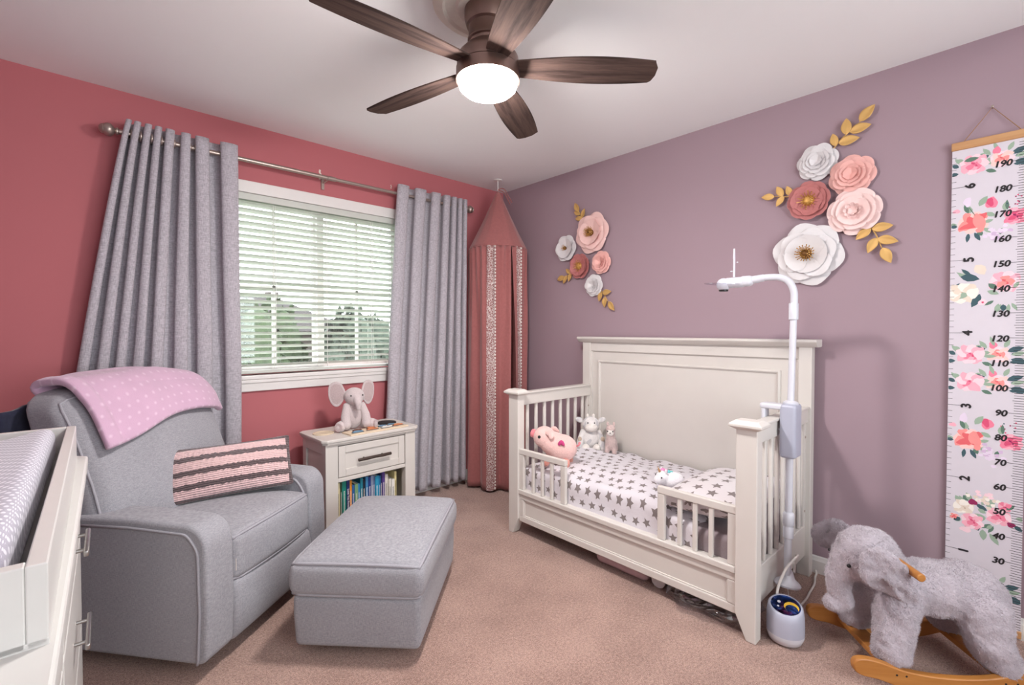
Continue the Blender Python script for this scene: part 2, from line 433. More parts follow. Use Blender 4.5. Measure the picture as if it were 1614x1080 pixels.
sash(WX0 + .012, cx + .03, .075); sash(cx - .03, WX1 - .012, .107)
b = MB(); b.box(cx - .012, cx + .012, .062, .076, 1.19, 1.215); b.build('latch', 'white_trim', wn)
# added window behind the camera, unseen, lets in soft frontal fill
w2 = bpy.data.objects.new('fill_window', None); col.objects.link(w2); struct(w2, 'added white framed fill light window in the unseen rear wall')
b = MB(); yb = YB - .1; RX0, RX1, RZ0, RZ1 = -2.6, -.8, .7, 2.2
for (x0, x1, z0, z1) in ((RX0, RX0 + .05, RZ0, RZ1), (RX1 - .05, RX1, RZ0, RZ1), (-1.725, -1.675, RZ0, RZ1), (RX0, RX1, RZ0, RZ0 + .05), (RX0, RX1, RZ1 - .05, RZ1)): b.box(x0, x1, yb, yb + .04, z0, z1)
b.build('window_frame', 'white_trim', w2)
for x0, x1 in ((RX0 + .05, -1.725), (-1.675, RX1 - .05)):
    b = MB(); b.box(x0, x1, yb + .015, yb + .02, RZ0 + .05, RZ1 - .05); b.build('pane', 'window_glass', w2)
bx('casing_top', 'white_trim', w2, RX0 - .08, RX1 + .08, YB, YB + .015, RZ1, RZ1 + .08); bx('window_sill', 'white_trim', w2, RX0 - .08, RX1 + .08, YB, YB + .04, RZ0 - .03, RZ0)

# ================================================================== OUTSIDE

plain('leaf_green', (38, 54, 26), .8, var=.4, scale=9); plain('leaf_dull', (50, 60, 48), .8, var=.35, scale=9)
plain('roof_grey', (40, 35, 34), .9, var=.15, scale=12); plain('lawn', (78, 94, 58), .95, var=.2, scale=2); plain('house_wall', (70, 64, 60), .9)
g = MB(); g.box(-40, 40, .3, 60, -3.1, -3.0); struct(g.build('ground_outside', 'lawn'), 'lawn outside the window')
def tree(cx_, cy_, z0, z1, rx, ry, mat, label, seed, n=2600):
    rr = random.Random(seed); t_ = thing('garden_tree', label, 'tree', (cx_, cy_, -3), group='trees outside the window')
    b = MB(); b.tube([(0, 0, 0), (.05, 0, 1.5), (0, .05, z1 + 3 - .8)], [.12, .09, .03], 8); b.build('trunk', 'roof_grey', t_)
    b = MB(); zc = (z0 + z1) / 2 + 3; rz = (z1 - z0) / 2
    for i in range(n):
        a = rr.random() * 2 * PI; u = rr.uniform(-1, 1); k = rr.uniform(.72, 1.0) * (1 + .10 * math.sin(5 * a + seed) * math.cos(4 * u + seed))
        s_ = math.sqrt(1 - u * u)
        p = Vector((rx * k * s_ * math.cos(a), ry * k * s_ * math.sin(a), zc + rz * k * u))
        M = Euler((rr.uniform(0, 6), rr.uniform(0, 6), rr.uniform(0, 6))).to_matrix(); L = rr.uniform(.10, .2)
        q = [M @ Vector(v) for v in ((-L, 0, 0), (0, -L * .5, .02), (L, 0, 0), (0, L * .5, .02))]
        b.add([p + v for v in q], [(0, 1, 2, 3)])
    for i in range(10):     # solid inner foliage mass
        a = i * .63; b.ell((rx * .45 * math.cos(a * 2), ry * .4 * math.sin(a * 2), zc + rz * .5 * math.sin(a * 3)), (rx * .5, ry * .5, rz * .48), n=10, k=6)
    f = b.build('foliage', mat, t_); f['kind'] = 'stuff'
tree(-.42, 6.9, -2.6, 1.78, .85, .8, 'leaf_green', 'broad green tree in the left half of the left window pane', 1)
tree(.62, 8.7, -2.8, 1.80, .8, .8, 'leaf_green', 'green tree just left of the window mullion', 2)
tree(1.75, 7.3, -2.8, 1.68, .85, .8, 'leaf_dull', 'dull green tree right of the window mullion', 3)
tree(3.15, 8.9, -2.8, 1.62, .95, .8, 'leaf_dull', 'lower dull tree by the right window edge', 4)
def house(x, y, w_, d_, ze, zr, label):
    h = thing('neighbour_house', label, 'house', (x, y, -3), group='houses outside the window')
    b = MB(); b.box(-w_ / 2, w_ / 2, -d_ / 2, d_ / 2, 0, ze + 3); b.build('house_walls', 'house_wall', h)
    b = MB(); o = .4; e = ze + 3; r = zr + 3; rw = w_ * .18
    b.add([(-w_ / 2 - o, -d_ / 2 - o, e), (w_ / 2 + o, -d_ / 2 - o, e), (w_ / 2 + o, d_ / 2 + o, e), (-w_ / 2 - o, d_ / 2 + o, e), (-rw, 0, r), (rw, 0, r)],
          [(0, 1, 5, 4), (1, 2, 5), (2, 3, 4, 5), (3, 0, 4), (3, 2, 1, 0)]); b.build('roof', 'roof_grey', h)
    b = MB(); b.box(rw, rw + .35, -.2, .15, r - .8, r + .05); b.build('chimney', 'house_wall', h)
house(1.1, 14.5, 5, 5, 1.2, 2.5, 'neighbour house with grey hip roof above the left tree'); house(7.4, 15.5, 6, 6, .6, 1.6, 'lower neighbour house with grey roof in the right pane')

# ================================================================== BLIND
bl = thing('window_blind', 'white horizontal slat blind half open in the window', 'blind', (cx, .03, WZ0))
bw = (WX1 - WX0) / 2 - .016
b = MB(); b.box(-bw, bw, -.03, .03, 1.03, WZ1 - WZ0); b.build('headrail', 'slat_vinyl', bl, bevel=.003)
sl = MB(); n = 6
prof = [(-.025 + .05 * i / n, .0022 * math.sin(PI * i / n)) for i in range(n + 1)]
th = R(-19)
for (x0) in (0,):
    pr = [(y, z + .0012) for y, z in prof] + [(y, z - .0012) for y, z in reversed(prof)]
    pr = [(y * math.cos(th) - z * math.sin(th), y * math.sin(th) + z * math.cos(th)) for y, z in pr]
    sl.prism(pr, -bw, bw, 0, Matrix(((0, 0, 1, 0), (1, 0, 0, 0), (0, 1, 0, 0), (0, 0, 0, 1))))
sme = sl.mesh('slat', 'slat_vinyl')
NS = 26; zt = 1.012; zb_ = .055
for i in range(NS):
    o = link('slat', sme, bl); o.location = (0, 0, zb_ + (zt - zb_) * i / (NS - 1))
b = MB(); b.box(-bw, bw, -.026, .026, .008, .026); b.build('bottom_rail', 'slat_vinyl', bl, bevel=.004)
for xx in (-.30, .33):
    b = MB()
    for yy in (-.027, .027): b.tube([(xx, yy, .02), (xx, yy, 1.02)], .0012, 5)
    b.tube([(xx + .012, -.029, .02), (xx + .012, -.029, 1.02)], .0012, 5); b.build('ladder_cord', 'white_trim', bl)
b = MB(); b.tube([(.02, -.034, .05), (.02, -.034, 1.0)], .0014, 5); b.lathe([(.003, 0), (.005, .004), (.004, .02), (.002, .028)], 8, 0, Matrix.Translation((.02, -.034, .03))); b.build('tilt_cord', 'white_trim', bl)

# ================================================================== CURTAIN ROD AND CURTAINS
ry, rz = -.09, 2.195
rod = thing('curtain_rod', 'brushed bronze curtain rod with round finials above the window', 'curtain rod', (-1.55, ry, rz))
b = MB(); b.cyl((-1.02, 0, 0), (.02, 0, 0), .0125, n=16); b.cyl((.02, 0, 0), (1.06, 0, 0), .0105, n=16); b.build('rod', 'rod_metal', rod, 40)
b = MB(); b.cyl((-.005, 0, 0), (.03, 0, 0), .0145, n=16); b.build('coupling', 'rod_metal', rod, 40)
fp = [(.0125, 0), (.012, .012), (.018, .016), (.018, .022), (.011, .027), (.02, .033), (.029, .042), (.031, .052), (.027, .064), (.022, .07), (.024, .073), (.018, .082), (.008, .088), (.0001, .089)]
for x, rot in ((-1.02, -90), (1.06, 90)):
    b = MB(); b.lathe(fp, 20, 0, Matrix.Translation((x, 0, 0)) @ Euler((0, R(rot), 0)).to_matrix().to_4x4()); b.build('finial', 'rod_metal', rod, 40)
for x in (-.98, -.02, 1.02):
    b = MB(); b.box(x - .009, x + .009, .078, .09, -.055, .012); b.cyl((x, .085, -.014), (x, 0, -.014), .005, n=8)
    b.tube([(x, -.014 * math.cos(R(a)), -.0145 + .002 + .014 * math.sin(R(a)) * 1) for a in range(0, 1)] + [(x, .016, .004), (x, .012, -.012), (x, 0, -.0165), (x, -.012, -.012), (x, -.016, .004)], .003, 6)
    b.build('bracket', 'rod_metal', rod)
def curtain(label, rt, rb, ztop, zbot, A0, A1, yt, yb_, extra, knots):
    """rt / rb: x of each front fold at top and bottom"""
    c = thing('curtain', label, 'curtain', (rt[0], ry, 0), group='grey curtains')
    n = len(rt); b = MB(); nu = n * 14; nv = 60
    ox = rt[0]
    def xat(L, s):
        i = max(0, min(n - 2, int(math.floor(s)))); f = s - i
        return L[i] + (L[i + 1] - L[i]) * f
    def fn(u, v):
        s = -extra[0] + u * (n - 1 + extra[0] + extra[1])
        t_ = v ** .9
        x = xat(rt, s) * (1 - t_) + xat(rb, s) * t_
        i = max(0, min(n - 2, int(math.floor(s)))); gap = (rt[i + 1] - rt[i]) * (1 - t_) + (rb[i + 1] - rb[i]) * t_
        ph = 2 * PI * s
        A = (A0 + (A1 - A0) * t_) * (1 + .25 * math.sin(i * 2.3 + 1) * t_)
        co = math.cos(ph); co = math.copysign(abs(co) ** .8, co)
        y = (yt + (yb_ - yt) * t_) - A * co + .006 * noise.noise(Vector((s * 1.3, v * 5, 3)))
        x += gap * .16 * math.sin(2 * ph) * (1 - .3 * t_) + .010 * t_ * noise.noise(Vector((s * .9, v * 3, 8)))
        z = ztop + (zbot - ztop) * v - (.004 * math.cos(ph) if v < .02 else 0)
        return (x - ox, y - ry, z)
    b.grid(fn, nu, nv)
    p = b.build('panel', 'curtain_fabric', c, 180, solid=.0035)
    # grommets where the cloth crosses the rod
    for k_ in knots:
        s = k_; i = max(0, min(n - 2, int(math.floor(s)))); x = xat(rt, s) + (rt[i + 1] - rt[i]) * .16 * math.sin(4 * PI * s)
        sg = 1 if (s % 1) < .5 else -1
        nx = Vector((1, 0, 0)).lerp(Vector((0, sg, 0)), .12).normalized()
        g_ = MB(); g_.tube([Vector((x - ox, 0, rz)) + (Vector((0, 1, 0)) * math.cos(2 * PI * j / 20) + Vector((0, 0, 1)) * math.sin(2 * PI * j / 20)) * .021 + Vector((-.12 * sg * .021 * math.cos(2 * PI * j / 20), 0, 0)) for j in range(20)], .0055, 8, closed=True)
        g_.build('grommet', 'rod_metal', c, 180)
    b = MB()
    return c
curtain('grey linen curtain left of the window behind the armchair', [-2.545, -2.513, -2.468, -2.430, -2.385, -2.312, -2.255, -2.118],
        [-2.86, -2.76, -2.68, -2.60, -2.50, -2.38, -2.24, -2.10], 2.258, .035, .044, .022, ry + .004, -.058, (.25, .25), [.25 + .5 * i for i in range(14)])
curtain('grey linen curtain right of the window beside the bed canopy', [-1.04, -.90, -.76, -.665, -.60, -.545, -.50],
        [-1.17, -1.02, -.89, -.77, -.67, -.59, -.525], 2.258, .05, .044, .040, ry + .004, -.088, (.25, .2), [.25 + .5 * i for i in range(12)])

# ================================================================== CEILING FAN
fx, fy = -1.622, -1.732
fan = thing('ceiling_fan', 'bronze ceiling fan with five dark wood blades and lit globe', 'ceiling fan', (fx, fy, H))
b = MB(); b.lathe([(.0001, 0), (.20, 0), (.2, -.012), (.19, -.022), (.165, -.026), (.155, -.018), (.12, -.02), (.11, -.03), (.0001, -.03)], 48); b.build('medallion', 'cream', fan, 40)
b = MB(); b.lathe([(.085, -.028), (.085, -.06), (.078, -.085), (.07, -.09), (.07, -.13), (.074, -.135), (.074, -.142), (.068, -.146), (.066, -.17)], 40); b.build('canopy', 'fan_bronze', fan, 40)
b = MB(); b.lathe([(.06, -.15), (.085, -.17), (.108, -.195), (.113, -.205), (.113, -.238), (.110, -.2385), (.110, -.2415), (.116, -.242), (.117, -.285), (.108, -.287), (.0001, -.287)], 48); b.build('motor_housing', 'fan_bronze', fan, 40)
b = MB(); b.lathe([(.1075, -.280), (.1085, -.293), (.104, -.308), (.088, -.322), (.055, -.331), (.0001, -.334)], 48); b.build('light_globe', 'lamp_glass', fan, 180)
zbld = -.235
for k in range(5):
    a = R(-40.5 + 72 * k); b = MB()
    nl = 26; top = []; Rt = .625
    def hw(r):
        t_ = (r - .10) / (Rt - .10); return .038 + .030 * math.sin(PI * (.02 + .80 * t_)) - .002 * t_
    up = [(.085, .034)] + [(.10 + (Rt - .115 - .0) * i / nl, hw(.10 + (Rt - .115) * i / nl)) for i in range(nl + 1)]
    rt_ = up[-1]; tip = [(Rt - .004, rt_[1] * .82), (Rt + .004, rt_[1] * .3), (Rt + .002, -rt_[1] * .4), (Rt - .012, -rt_[1] * .86)]
    poly = up + tip + [(x, -y) for x, y in reversed(up)]
    b.prism(poly[::-1], -.003, .003)
    M = Euler((0, 0, a)).to_matrix().to_4x4() @ Matrix.Translation((0, 0, zbld)) @ Euler((R(-11), 0, 0)).to_matrix().to_4x4()
    o = b.build('blade', 'blade_wood', fan, bevel=.0015, M=M)
    b = MB(); b.box(.07, .135, -.016, .016, .003, .008)
    b.build('blade_bracket', 'dark_bronze', o)

# ================================================================== ARMCHAIR
CX = -2.43, -1.18
ch = thing('armchair', 'grey upholstered recliner armchair by the window', 'armchair', (CX[0], CX[1], 0), math.atan2(-.783, .621))
# local: +x = front, +y = away from camera (width)
CW, AW, ZB = .745, .13, .065
def chair_arm(y0, y1, outer):
    # side outline x,z
    o_ = [(-.70, ZB)] + [(-.02, ZB), (.0, ZB + .02), (.008, .25), (.004, .42)] + arc(-.08, .47, .083, 0, 90, 8) + [(-.30, .562), (-.66, .556)] + arc(-.665, .52, .036, 90, 180, 4)
    b = MB(); n = 5
    M = Matrix(((1, 0, 0, 0), (0, 0, 1, 0), (0, 1, 0, 0), (0, 0, 0, 1)))
    b.prism(o_[::-1], y0, y1, 0, M)
    a = b.build('arm', 'chair_fabric', ch, smooth=50, bevel=.03, seg=4)
    for yy in (y0 - .001, y1 + .001):
        pts = [((x - .34) * 1.0 + .34 - (.030 if x > -.1 else 0) * min(1, (x + .1) / .08), yy, z - .030 * min(1, max(0, (z - .40) / .1))) for x, z in o_[1:-5]]
        pts[0] = (-.034, yy, ZB + .004)
        p = MB(); p.tube(pts, .0055, 6); p.build('arm_piping', 'chair_piping', a, 180)
    return a
chair_arm(0, AW, -1); chair_arm(CW - AW, CW, 1)
b = MB()
def f_base(p):
    p = Vector(p); f = (p.z + .11) / .22
    if p.x > 0: p.x += -.035 * max(0, .5 - f) ** 1.5 + .012 * math.sin(PI * max(0, min(1, f)))
    return p
b.soft((-.335, CW / 2, ZB + .115), (.345, CW / 2 - AW + .005, .12), .03, 8, 3, f_base); b.build('seat_base', 'chair_fabric', ch, 180)
b = MB(); hy = CW / 2 - AW
def f_seat(p):
    p = Vector(p); ex = max(0, 1 - (p.x / .31) ** 2); ey = max(0, 1 - (p.y / hy) ** 2)
    if p.z > 0: p.z += .035 * ex ** .6 * ey ** .5
    if p.x > 0: p.x += .02 * ey * (1 - (p.z / .1) ** 2 * .5)
    return p
b.soft((-.30, CW / 2, .375), (.305, hy, .088), .03, 10, 3, f_seat); sc_ = b.build('seat_cushion', 'chair_fabric', ch, 180)
SH_ = (.305, hy, .088); SC_ = (-.30, CW / 2, .375)
for zz in (.088, -.088):
    pts = [soft_pt(q, SC_, SH_, .03, f_seat) for q in loop_xy(SH_[0], SH_[1], zz, .03, 12)]
    p = MB(); p.tube(pts, .0062, 6, closed=True); p.build('cushion_piping', 'chair_piping', sc_, 180)
b = MB(); b.box(-.006, .002, AW + .012, AW + .016, .33, .375); b.build('tag', 'cream', sc_)
# back
BH = (.115, .335, .31); BC = (-.535, CW / 2 - .022, .70)
def f_back(p):
    p = Vector(p); fz = (p.z + .31) / .62
    ey = max(0, 1 - (p.y / .35) ** 2); ez = max(0, 1 - (2 * fz - .85) ** 2)
    if p.x > 0: p.x += .075 * ey ** .55 * max(0, ez) ** .6
    else: p.x *= 1 - .45 * fz
    if p.z > 0: p.z -= .035 * (abs(p.y) / .335) ** 3
    p.x -= .29 * (p.z + .31) + .03 * fz * fz
    return p
b = MB()
b.soft(BC, BH, .065, 12, 4, f_back); bk = b.build('backrest', 'chair_fabric', ch, 180)
for xs in (BH[0], -BH[0]):
    q = [(xs, -BH[1], -.29 + .60 * i / 14) for i in range(15)] + [(xs, -BH[1] + 2 * BH[1] * i / 16, .31) for i in range(1, 16)] + [(xs, BH[1], .31 - .60 * i / 14) for i in range(15)]
    p = MB(); p.tube([soft_pt(v, BC, BH, .065, f_back) for v in q], .005, 6); p.build('back_piping', 'chair_piping', bk, 180)
# lower rear shell
b = MB(); b.soft((-.655, CW / 2 - .01, .36), (.045, CW / 2 - .05, .27), .03, 4, 3, lambda p: Vector((p.x - .10 * (p.z + .27), p.y, p.z))); b.build('back_shell', 'chair_fabric', ch, 180)
for (x, y) in ((-.58, .2), (-.58, CW - .2), (-.22, .22), (-.22, CW - .22)):
    b = MB(); b.cyl((x, y, 0), (x, y, ZB + .01), .02, .026, n=10); b.build('foot', 'black', ch)

# ---- blanket over the back (world coords through chair matrix)
MCH = Matrix.Translation((CX[0], CX[1], 0)) @ Euler((0, 0, math.atan2(-.783, .621))).to_matrix().to_4x4()
def back_pt(s, y):
    """point just outside the backrest surface; s: arclength, 0 at crest, + down the front, - down the rear"""
    yl = y - BC[1]
    if s >= 0:
        z = .31 - max(0, s - .07) if s > .07 else .31
        x = .115 * min(1, s / .07) if s < .07 else .115
        r_ = .065; 
        if s < .10: a = s / .10 * PI / 2; x = .05 + .065 * math.sin(a); z = .245 + .065 * math.cos(a)
        else: x = .115; z = .245 - (s - .10)
    else:
        t_ = -s
        if t_ < .10: x = .05 - 1.0 * t_; z = .31
        elif t_ < .20: a = (t_ - .10) / .10 * PI / 2; x = -.05 - .065 * math.sin(a); z = .245 + .065 * math.cos(a)
        else: x = -.115; z = .245 - (t_ - .2)
    q = f_back(Vector((x, max(-.335, min(.335, yl)), z))) + Vector(BC)
    q.y = y
    over = max(0, abs(yl) - .31)
    q.z -= over * .5
    return q
def nrm(s, y):
    e = .01; a = back_pt(s + e, y) - back_pt(s - e, y); n_ = Vector((-a.z, 0, a.x)); n_ = -n_ if n_.dot(Vector((.4, 0, 1))) < 0 and s > -.2 else n_
    if n_.length < 1e-6: return Vector((0, 0, 1))
    n_.normalize()
    if s > .1 and n_.x < 0: n_ = -n_
    if s < -.25 and n_.x > 0: n_ = -n_
    return n_
dot_cloth('pink_blanket', (208, 172, 196), (222, 196, 213), 26, .12, .10)
def f_bl(u, v):
    y = .07 + .625 * u
    s1 = .258 - .085 * u + .012 * math.sin(u * 9); s = -.28 + (s1 + .28) * v
    q = back_pt(s, y) + nrm(s, y) * (.016 + .010 * (1 + noise.noise(Vector((u * 4, v * 5, 1)))) + (.012 if u < .08 else 0))
    q.z += .012 * math.sin(u * PI) + .010 * noise.noise(Vector((u * 3, v * 2, 5)))
    return q
b = MB(); b.grid(f_bl, 44, 44, 0, lambda u, v: (u * .62, v * .6))
o = b.build('blanket', 'pink_blanket', None, 180, solid=.030, sub=1, M=MCH); tag(o, 'pink dotted fleece blanket draped over the armchair back', 'blanket')
plain('navy_fleece', (34, 36, 58), 1, var=.15, scale=60, bump=.3, sheen=.3)
def f_nv(u, v):
    y = -.04 + .30 * u; s = -.19 - .36 * v
    q = back_pt(s, max(y, .03)) + Vector((-.03 - .05 * v, 0, .012)) + Vector((-.01, 0, .01)) * noise.noise(Vector((u * 3, v * 4, 2)))
    q.y = y; q.x -= .06 * v
    return q
b = MB(); b.grid(f_nv, 16, 20)
o = b.build('navy_blanket', 'navy_fleece', None, 180, solid=.014, M=MCH); tag(o, 'dark navy blanket hanging behind the armchair back', 'blanket')

# ---- crochet lumbar pillow
def crochet():
    m, t = base('crochet', (226, 188, 190), 1, spec=.1, sheen=.4)
    v = t.coord('Generated'); sp = t.new('ShaderNodeSeparateXYZ'); t.link(v, sp.inputs[0])
    vo = t.coord('Object', (80, 20, 60)); nz = t.new('ShaderNodeTexVoronoi'); t.link(vo, nz.inputs[0]); nz.inputs['Scale'].default_value = 1
    z = t.math('ADD', sp.outputs[2], t.math('MULTIPLY', t.math('SUBTRACT', nz.outputs[0], .4), .035))
    f = None
    for a, c_ in ((.26, .095), (.50, .09), (.755, .09)):
        g_ = t.math('LESS_THAN', t.math('ABSOLUTE', t.math('SUBTRACT', z, a)), c_ / 2)
        f = g_ if f is None else t.math('MAXIMUM', f, g_)
    ex = t.math('GREATER_THAN', t.math('ABSOLUTE', t.math('SUBTRACT', sp.outputs[0], .5)), .463)
    ez = t.math('GREATER_THAN', t.math('ABSOLUTE', t.math('SUBTRACT', sp.outputs[2], .5)), .435)
    f = t.math('MAXIMUM', f, t.math('MAXIMUM', ex, ez))
    t.link(t.mix(f, lin((230, 194, 194)), lin((104, 88, 90))), t.b.inputs['Base Color'])
    wv = t.new('ShaderNodeTexWave', bands_direction='Z'); t.link(t.coord('Object'), wv.inputs[0]); wv.inputs['Scale'].default_value = 38
    t.bump(t.math('ADD', nz.outputs[0], t.math('MULTIPLY', wv.outputs[0], .7)), .8, .006)
crochet()
def f_pil(p, hx, hz, d):
    p = Vector(p); ex = max(0, 1 - abs(p.x / hx) ** 2.2); ez = max(0, 1 - abs(p.z / hz) ** 2.2)
    sgn = 1 if p.y > 0 else -1
    p.y = sgn * (.008 + d * (ex ** .8) * (ez ** .75)); 
    p.x *= 1 - .025 * (1 - abs(p.z / hz) ** 2); p.z *= 1 - .06 * (1 - abs(p.x / hx) ** 2)
    return p
b = MB(); b.soft((0, 0, 0), (.250, .03, .118), .012, 16, 2, lambda p: f_pil(p, .250, .118, .072))
Mp = Matrix.Translation((-2.243, -.668, .606)) @ Matrix.Rotation(R(-8), 4, 'Z') @ Matrix.Rotation(R(-24), 4, 'X') @ Matrix.Rotation(R(-1), 4, 'Y')
o = b.build('crochet_pillow', 'crochet', None, 180, M=Mp, sub=1); tag(o, 'pink and brown striped crochet pillow on the armchair seat', 'pillow')

# ================================================================== OTTOMAN
ot_o = Vector((-2.171, -1.249, 0)); lx = Vector((.721, .693, 0)).normalized()   # long axis
ang = math.atan2(lx.y, lx.x)
OL, OS = .695, .485
ot = thing('ottoman', 'grey upholstered ottoman in front of the armchair', 'ottoman', tuple(ot_o), ang)
# local x along long axis (away), local y from +0 towards -OS (to the right in the picture)
b = MB()
def f_ob(p):
    p = Vector(p); f = (p.z + .1) / .2; k = 1 - .035 * max(0, .6 - f); p.x *= k; p.y *= k; return p
b.soft((OL / 2, -OS / 2, .145), (OL / 2, OS / 2, .10), .022, 6, 3, f_ob); b.build('ottoman_base', 'chair_fabric', ot, 180)
b = MB()
def f_oc(p):
    p = Vector(p); ex = max(0, 1 - (p.x / (OL / 2)) ** 2); ey = max(0, 1 - (p.y / (OS / 2)) ** 2)
    if p.z > 0: p.z += .035 * ex ** .5 * ey ** .5
    if abs(p.x) > OL / 2 - .04: p.x += math.copysign(.008 * (1 - (p.z / .065) ** 2), p.x)
    if abs(p.y) > OS / 2 - .04: p.y += math.copysign(.008 * (1 - (p.z / .065) ** 2), p.y)
    return p
b.soft((OL / 2, -OS / 2, .305), (OL / 2 + .006, OS / 2 + .006, .065), .03, 10, 3, f_oc); oc = b.build('ottoman_cushion', 'chair_fabric', ot, 180)
OH = (OL / 2 + .006, OS / 2 + .006, .065)
for zz in (.065, -.065):
    p = MB(); p.tube([soft_pt(q, (OL / 2, -OS / 2, .305), OH, .03, f_oc) for q in loop_xy(OH[0], OH[1], zz, .03, 12)], .0065, 6, closed=True); p.build('cushion_piping', 'chair_piping', oc, 180)
for (x, y) in ((.18, -.15), (OL - .18, -.15), (.18, -OS + .15), (OL - .18, -OS + .15)):
    b = MB(); b.cyl((x, y, 0), (x, y, .055), .018, .022, n=10); b.build('foot', 'black', ot)

# ================================================================== NIGHTSTAND
NW, ND, NH = .625, .365, .62
ns = thing('nightstand', 'white wooden nightstand with one drawer and open shelf', 'nightstand', (-1.764, -.495, 0), R(2))
b = MB(); c_ = .03
def chamf(x0, x1, y0, y1, c_): return [(x0 + c_, y0), (x1 - c_, y0), (x1, y0 + c_), (x1, y1 - c_), (x1 - c_, y1), (x0 + c_, y1), (x0, y1 - c_), (x0, y0 + c_)]
b.prism(chamf(0, NW, 0, ND, .024), NH - .018, NH); b.prism(chamf(.008, NW - .008, .008, ND - .004, .022), NH - .032, NH - .018); b.build('nightstand_top', 'white_wood', ns, bevel=.004)
x0, x1, y0, y1 = .022, NW - .022, .022, ND - .015; st = .072
for (a, c2, d, e) in ((x0, x0 + st, y0, y0 + .05), (x1 - st, x1, y0, y0 + .05), (x0, x0 + .05, y1 - .05, y1), (x1 - .05, x1, y1 - .05, y1)):
    bx('leg', 'white_wood', ns, a, c2, d, e, 0, NH - .032)
for (a, c2) in ((x0 + .010, x0 + .024), (x1 - .024, x1 - .010)): bx('side_panel', 'white_wood', ns, a, c2, y0 + .05, y1 - .05, .09, NH - .032)
for z0_, z1_ in ((NH - .09, NH - .032), (.09, .15)):
    bx('side_rail', 'white_wood', ns, x0, x0 + .02, y0 + .05, y1 - .05, z0_, z1_)
bx('back_panel', 'white_wood', ns, x0 + .05, x1 - .05, y1 - .02, y1 - .01, .09, NH - .032)
bx('rail', 'white_wood', ns, x0 + st, x1 - st, y0 + .003, y0 + .03, .365, .388); bx('rail', 'white_wood', ns, x0 + st, x1 - st, y0 + .003, y0 + .03, .574, NH - .032)
bx('shelf', 'white_wood', ns, x0 + .03, x1 - .03, y0 + .004, y1 - .02, .10, .125)
bx('divider', 'white_wood', ns, x0 + .03, x1 - .03, y0 + .03, y1 - .02, .366, .38)
dx0, dx1, dz0, dz1 = x0 + st + .004, x1 - st - .004, .392, .570
b = MB(); fw = .042; yf = y0 + .003
b.box(dx0, dx1, yf + .008, yf + .22, dz0, dz1)
b.box(dx0, dx0 + fw, yf, yf + .009, dz0, dz1); b.box(dx1 - fw, dx1, yf, yf + .009, dz0, dz1); b.box(dx0 + fw, dx1 - fw, yf, yf + .009, dz0, dz0 + fw); b.box(dx0 + fw, dx1 - fw, yf, yf + .009, dz1 - fw, dz1)
dr = b.build('drawer', 'white_wood', ns, bevel=.003)
b = MB(); xm = (dx0 + dx1) / 2; hz_ = .478
b.tube([(xm - .105, yf - .022, hz_ - .001), (xm - .05, yf - .024, hz_), (xm, yf - .023, hz_ + .001), (xm + .05, yf - .024, hz_), (xm + .105, yf - .022, hz_ + .001)], [.009, .0095, .0085, .0095, .009], 10)
for xx in (-.06, .06): b.cyl((xm + xx, yf - .02, hz_), (xm + xx, yf + .009, hz_), .005, n=8); b.ell((xm + xx, yf - .026, hz_ + .004), .006, n=8, k=6)
b.build('handle', 'dark_bronze', dr, 50, label='dark bronze twig-like bar handle')
# books
BK = [((216, 204, 160), .024, .225, 'cream'), ((24, 66, 44), .012, .23, 'dark green'), ((22, 132, 118), .026, .235, 'teal green'), ((22, 44, 104), .020, .235, 'navy'), ((232, 150, 40), .014, .225, 'orange'),
      ((40, 96, 160), .016, .195, 'mid blue'), ((120, 160, 120), .022, .198, 'sage green'), ((40, 130, 190), .012, .195, 'bright blue'), ((20, 120, 140), .018, .225, 'dark teal'), ((20, 32, 52), .016, .21, 'black'), ((60, 130, 180), .018, .225, 'sky blue'),
      ((28, 56, 130), .018, .22, 'royal blue'), ((130, 144, 170), .016, .225, 'grey blue'), ((90, 110, 150), .012, .222, 'slate blue'), ((40, 150, 190), .024, .215, 'turquoise'), ((30, 110, 160), .012, .212, 'ocean blue'), ((26, 26, 84), .014, .228, 'indigo'),
      ((84, 60, 134), .018, .228, 'purple'), ((222, 216, 206), .020, .21, 'white'), ((190, 182, 168), .010, .175, 'beige'), ((226, 222, 214), .014, .175, 'thin white'), ((232, 230, 226), .022, .17, 'short white'), ((220, 206, 150), .016, .215, 'pale yellow')]
plain('paper', (232, 226, 212), .9)
MN = Matrix.Translation((-1.764, -.495, 0)) @ Matrix.Rotation(R(2), 4, 'Z')
bxp = x0 + st + .003 - .0; avail = (x1 - st) - (x0 + st) - .008; tot = sum(k[1] for k in BK); kx = min(1.0, avail / tot)
plain('spine_white', (236, 232, 224), .7)
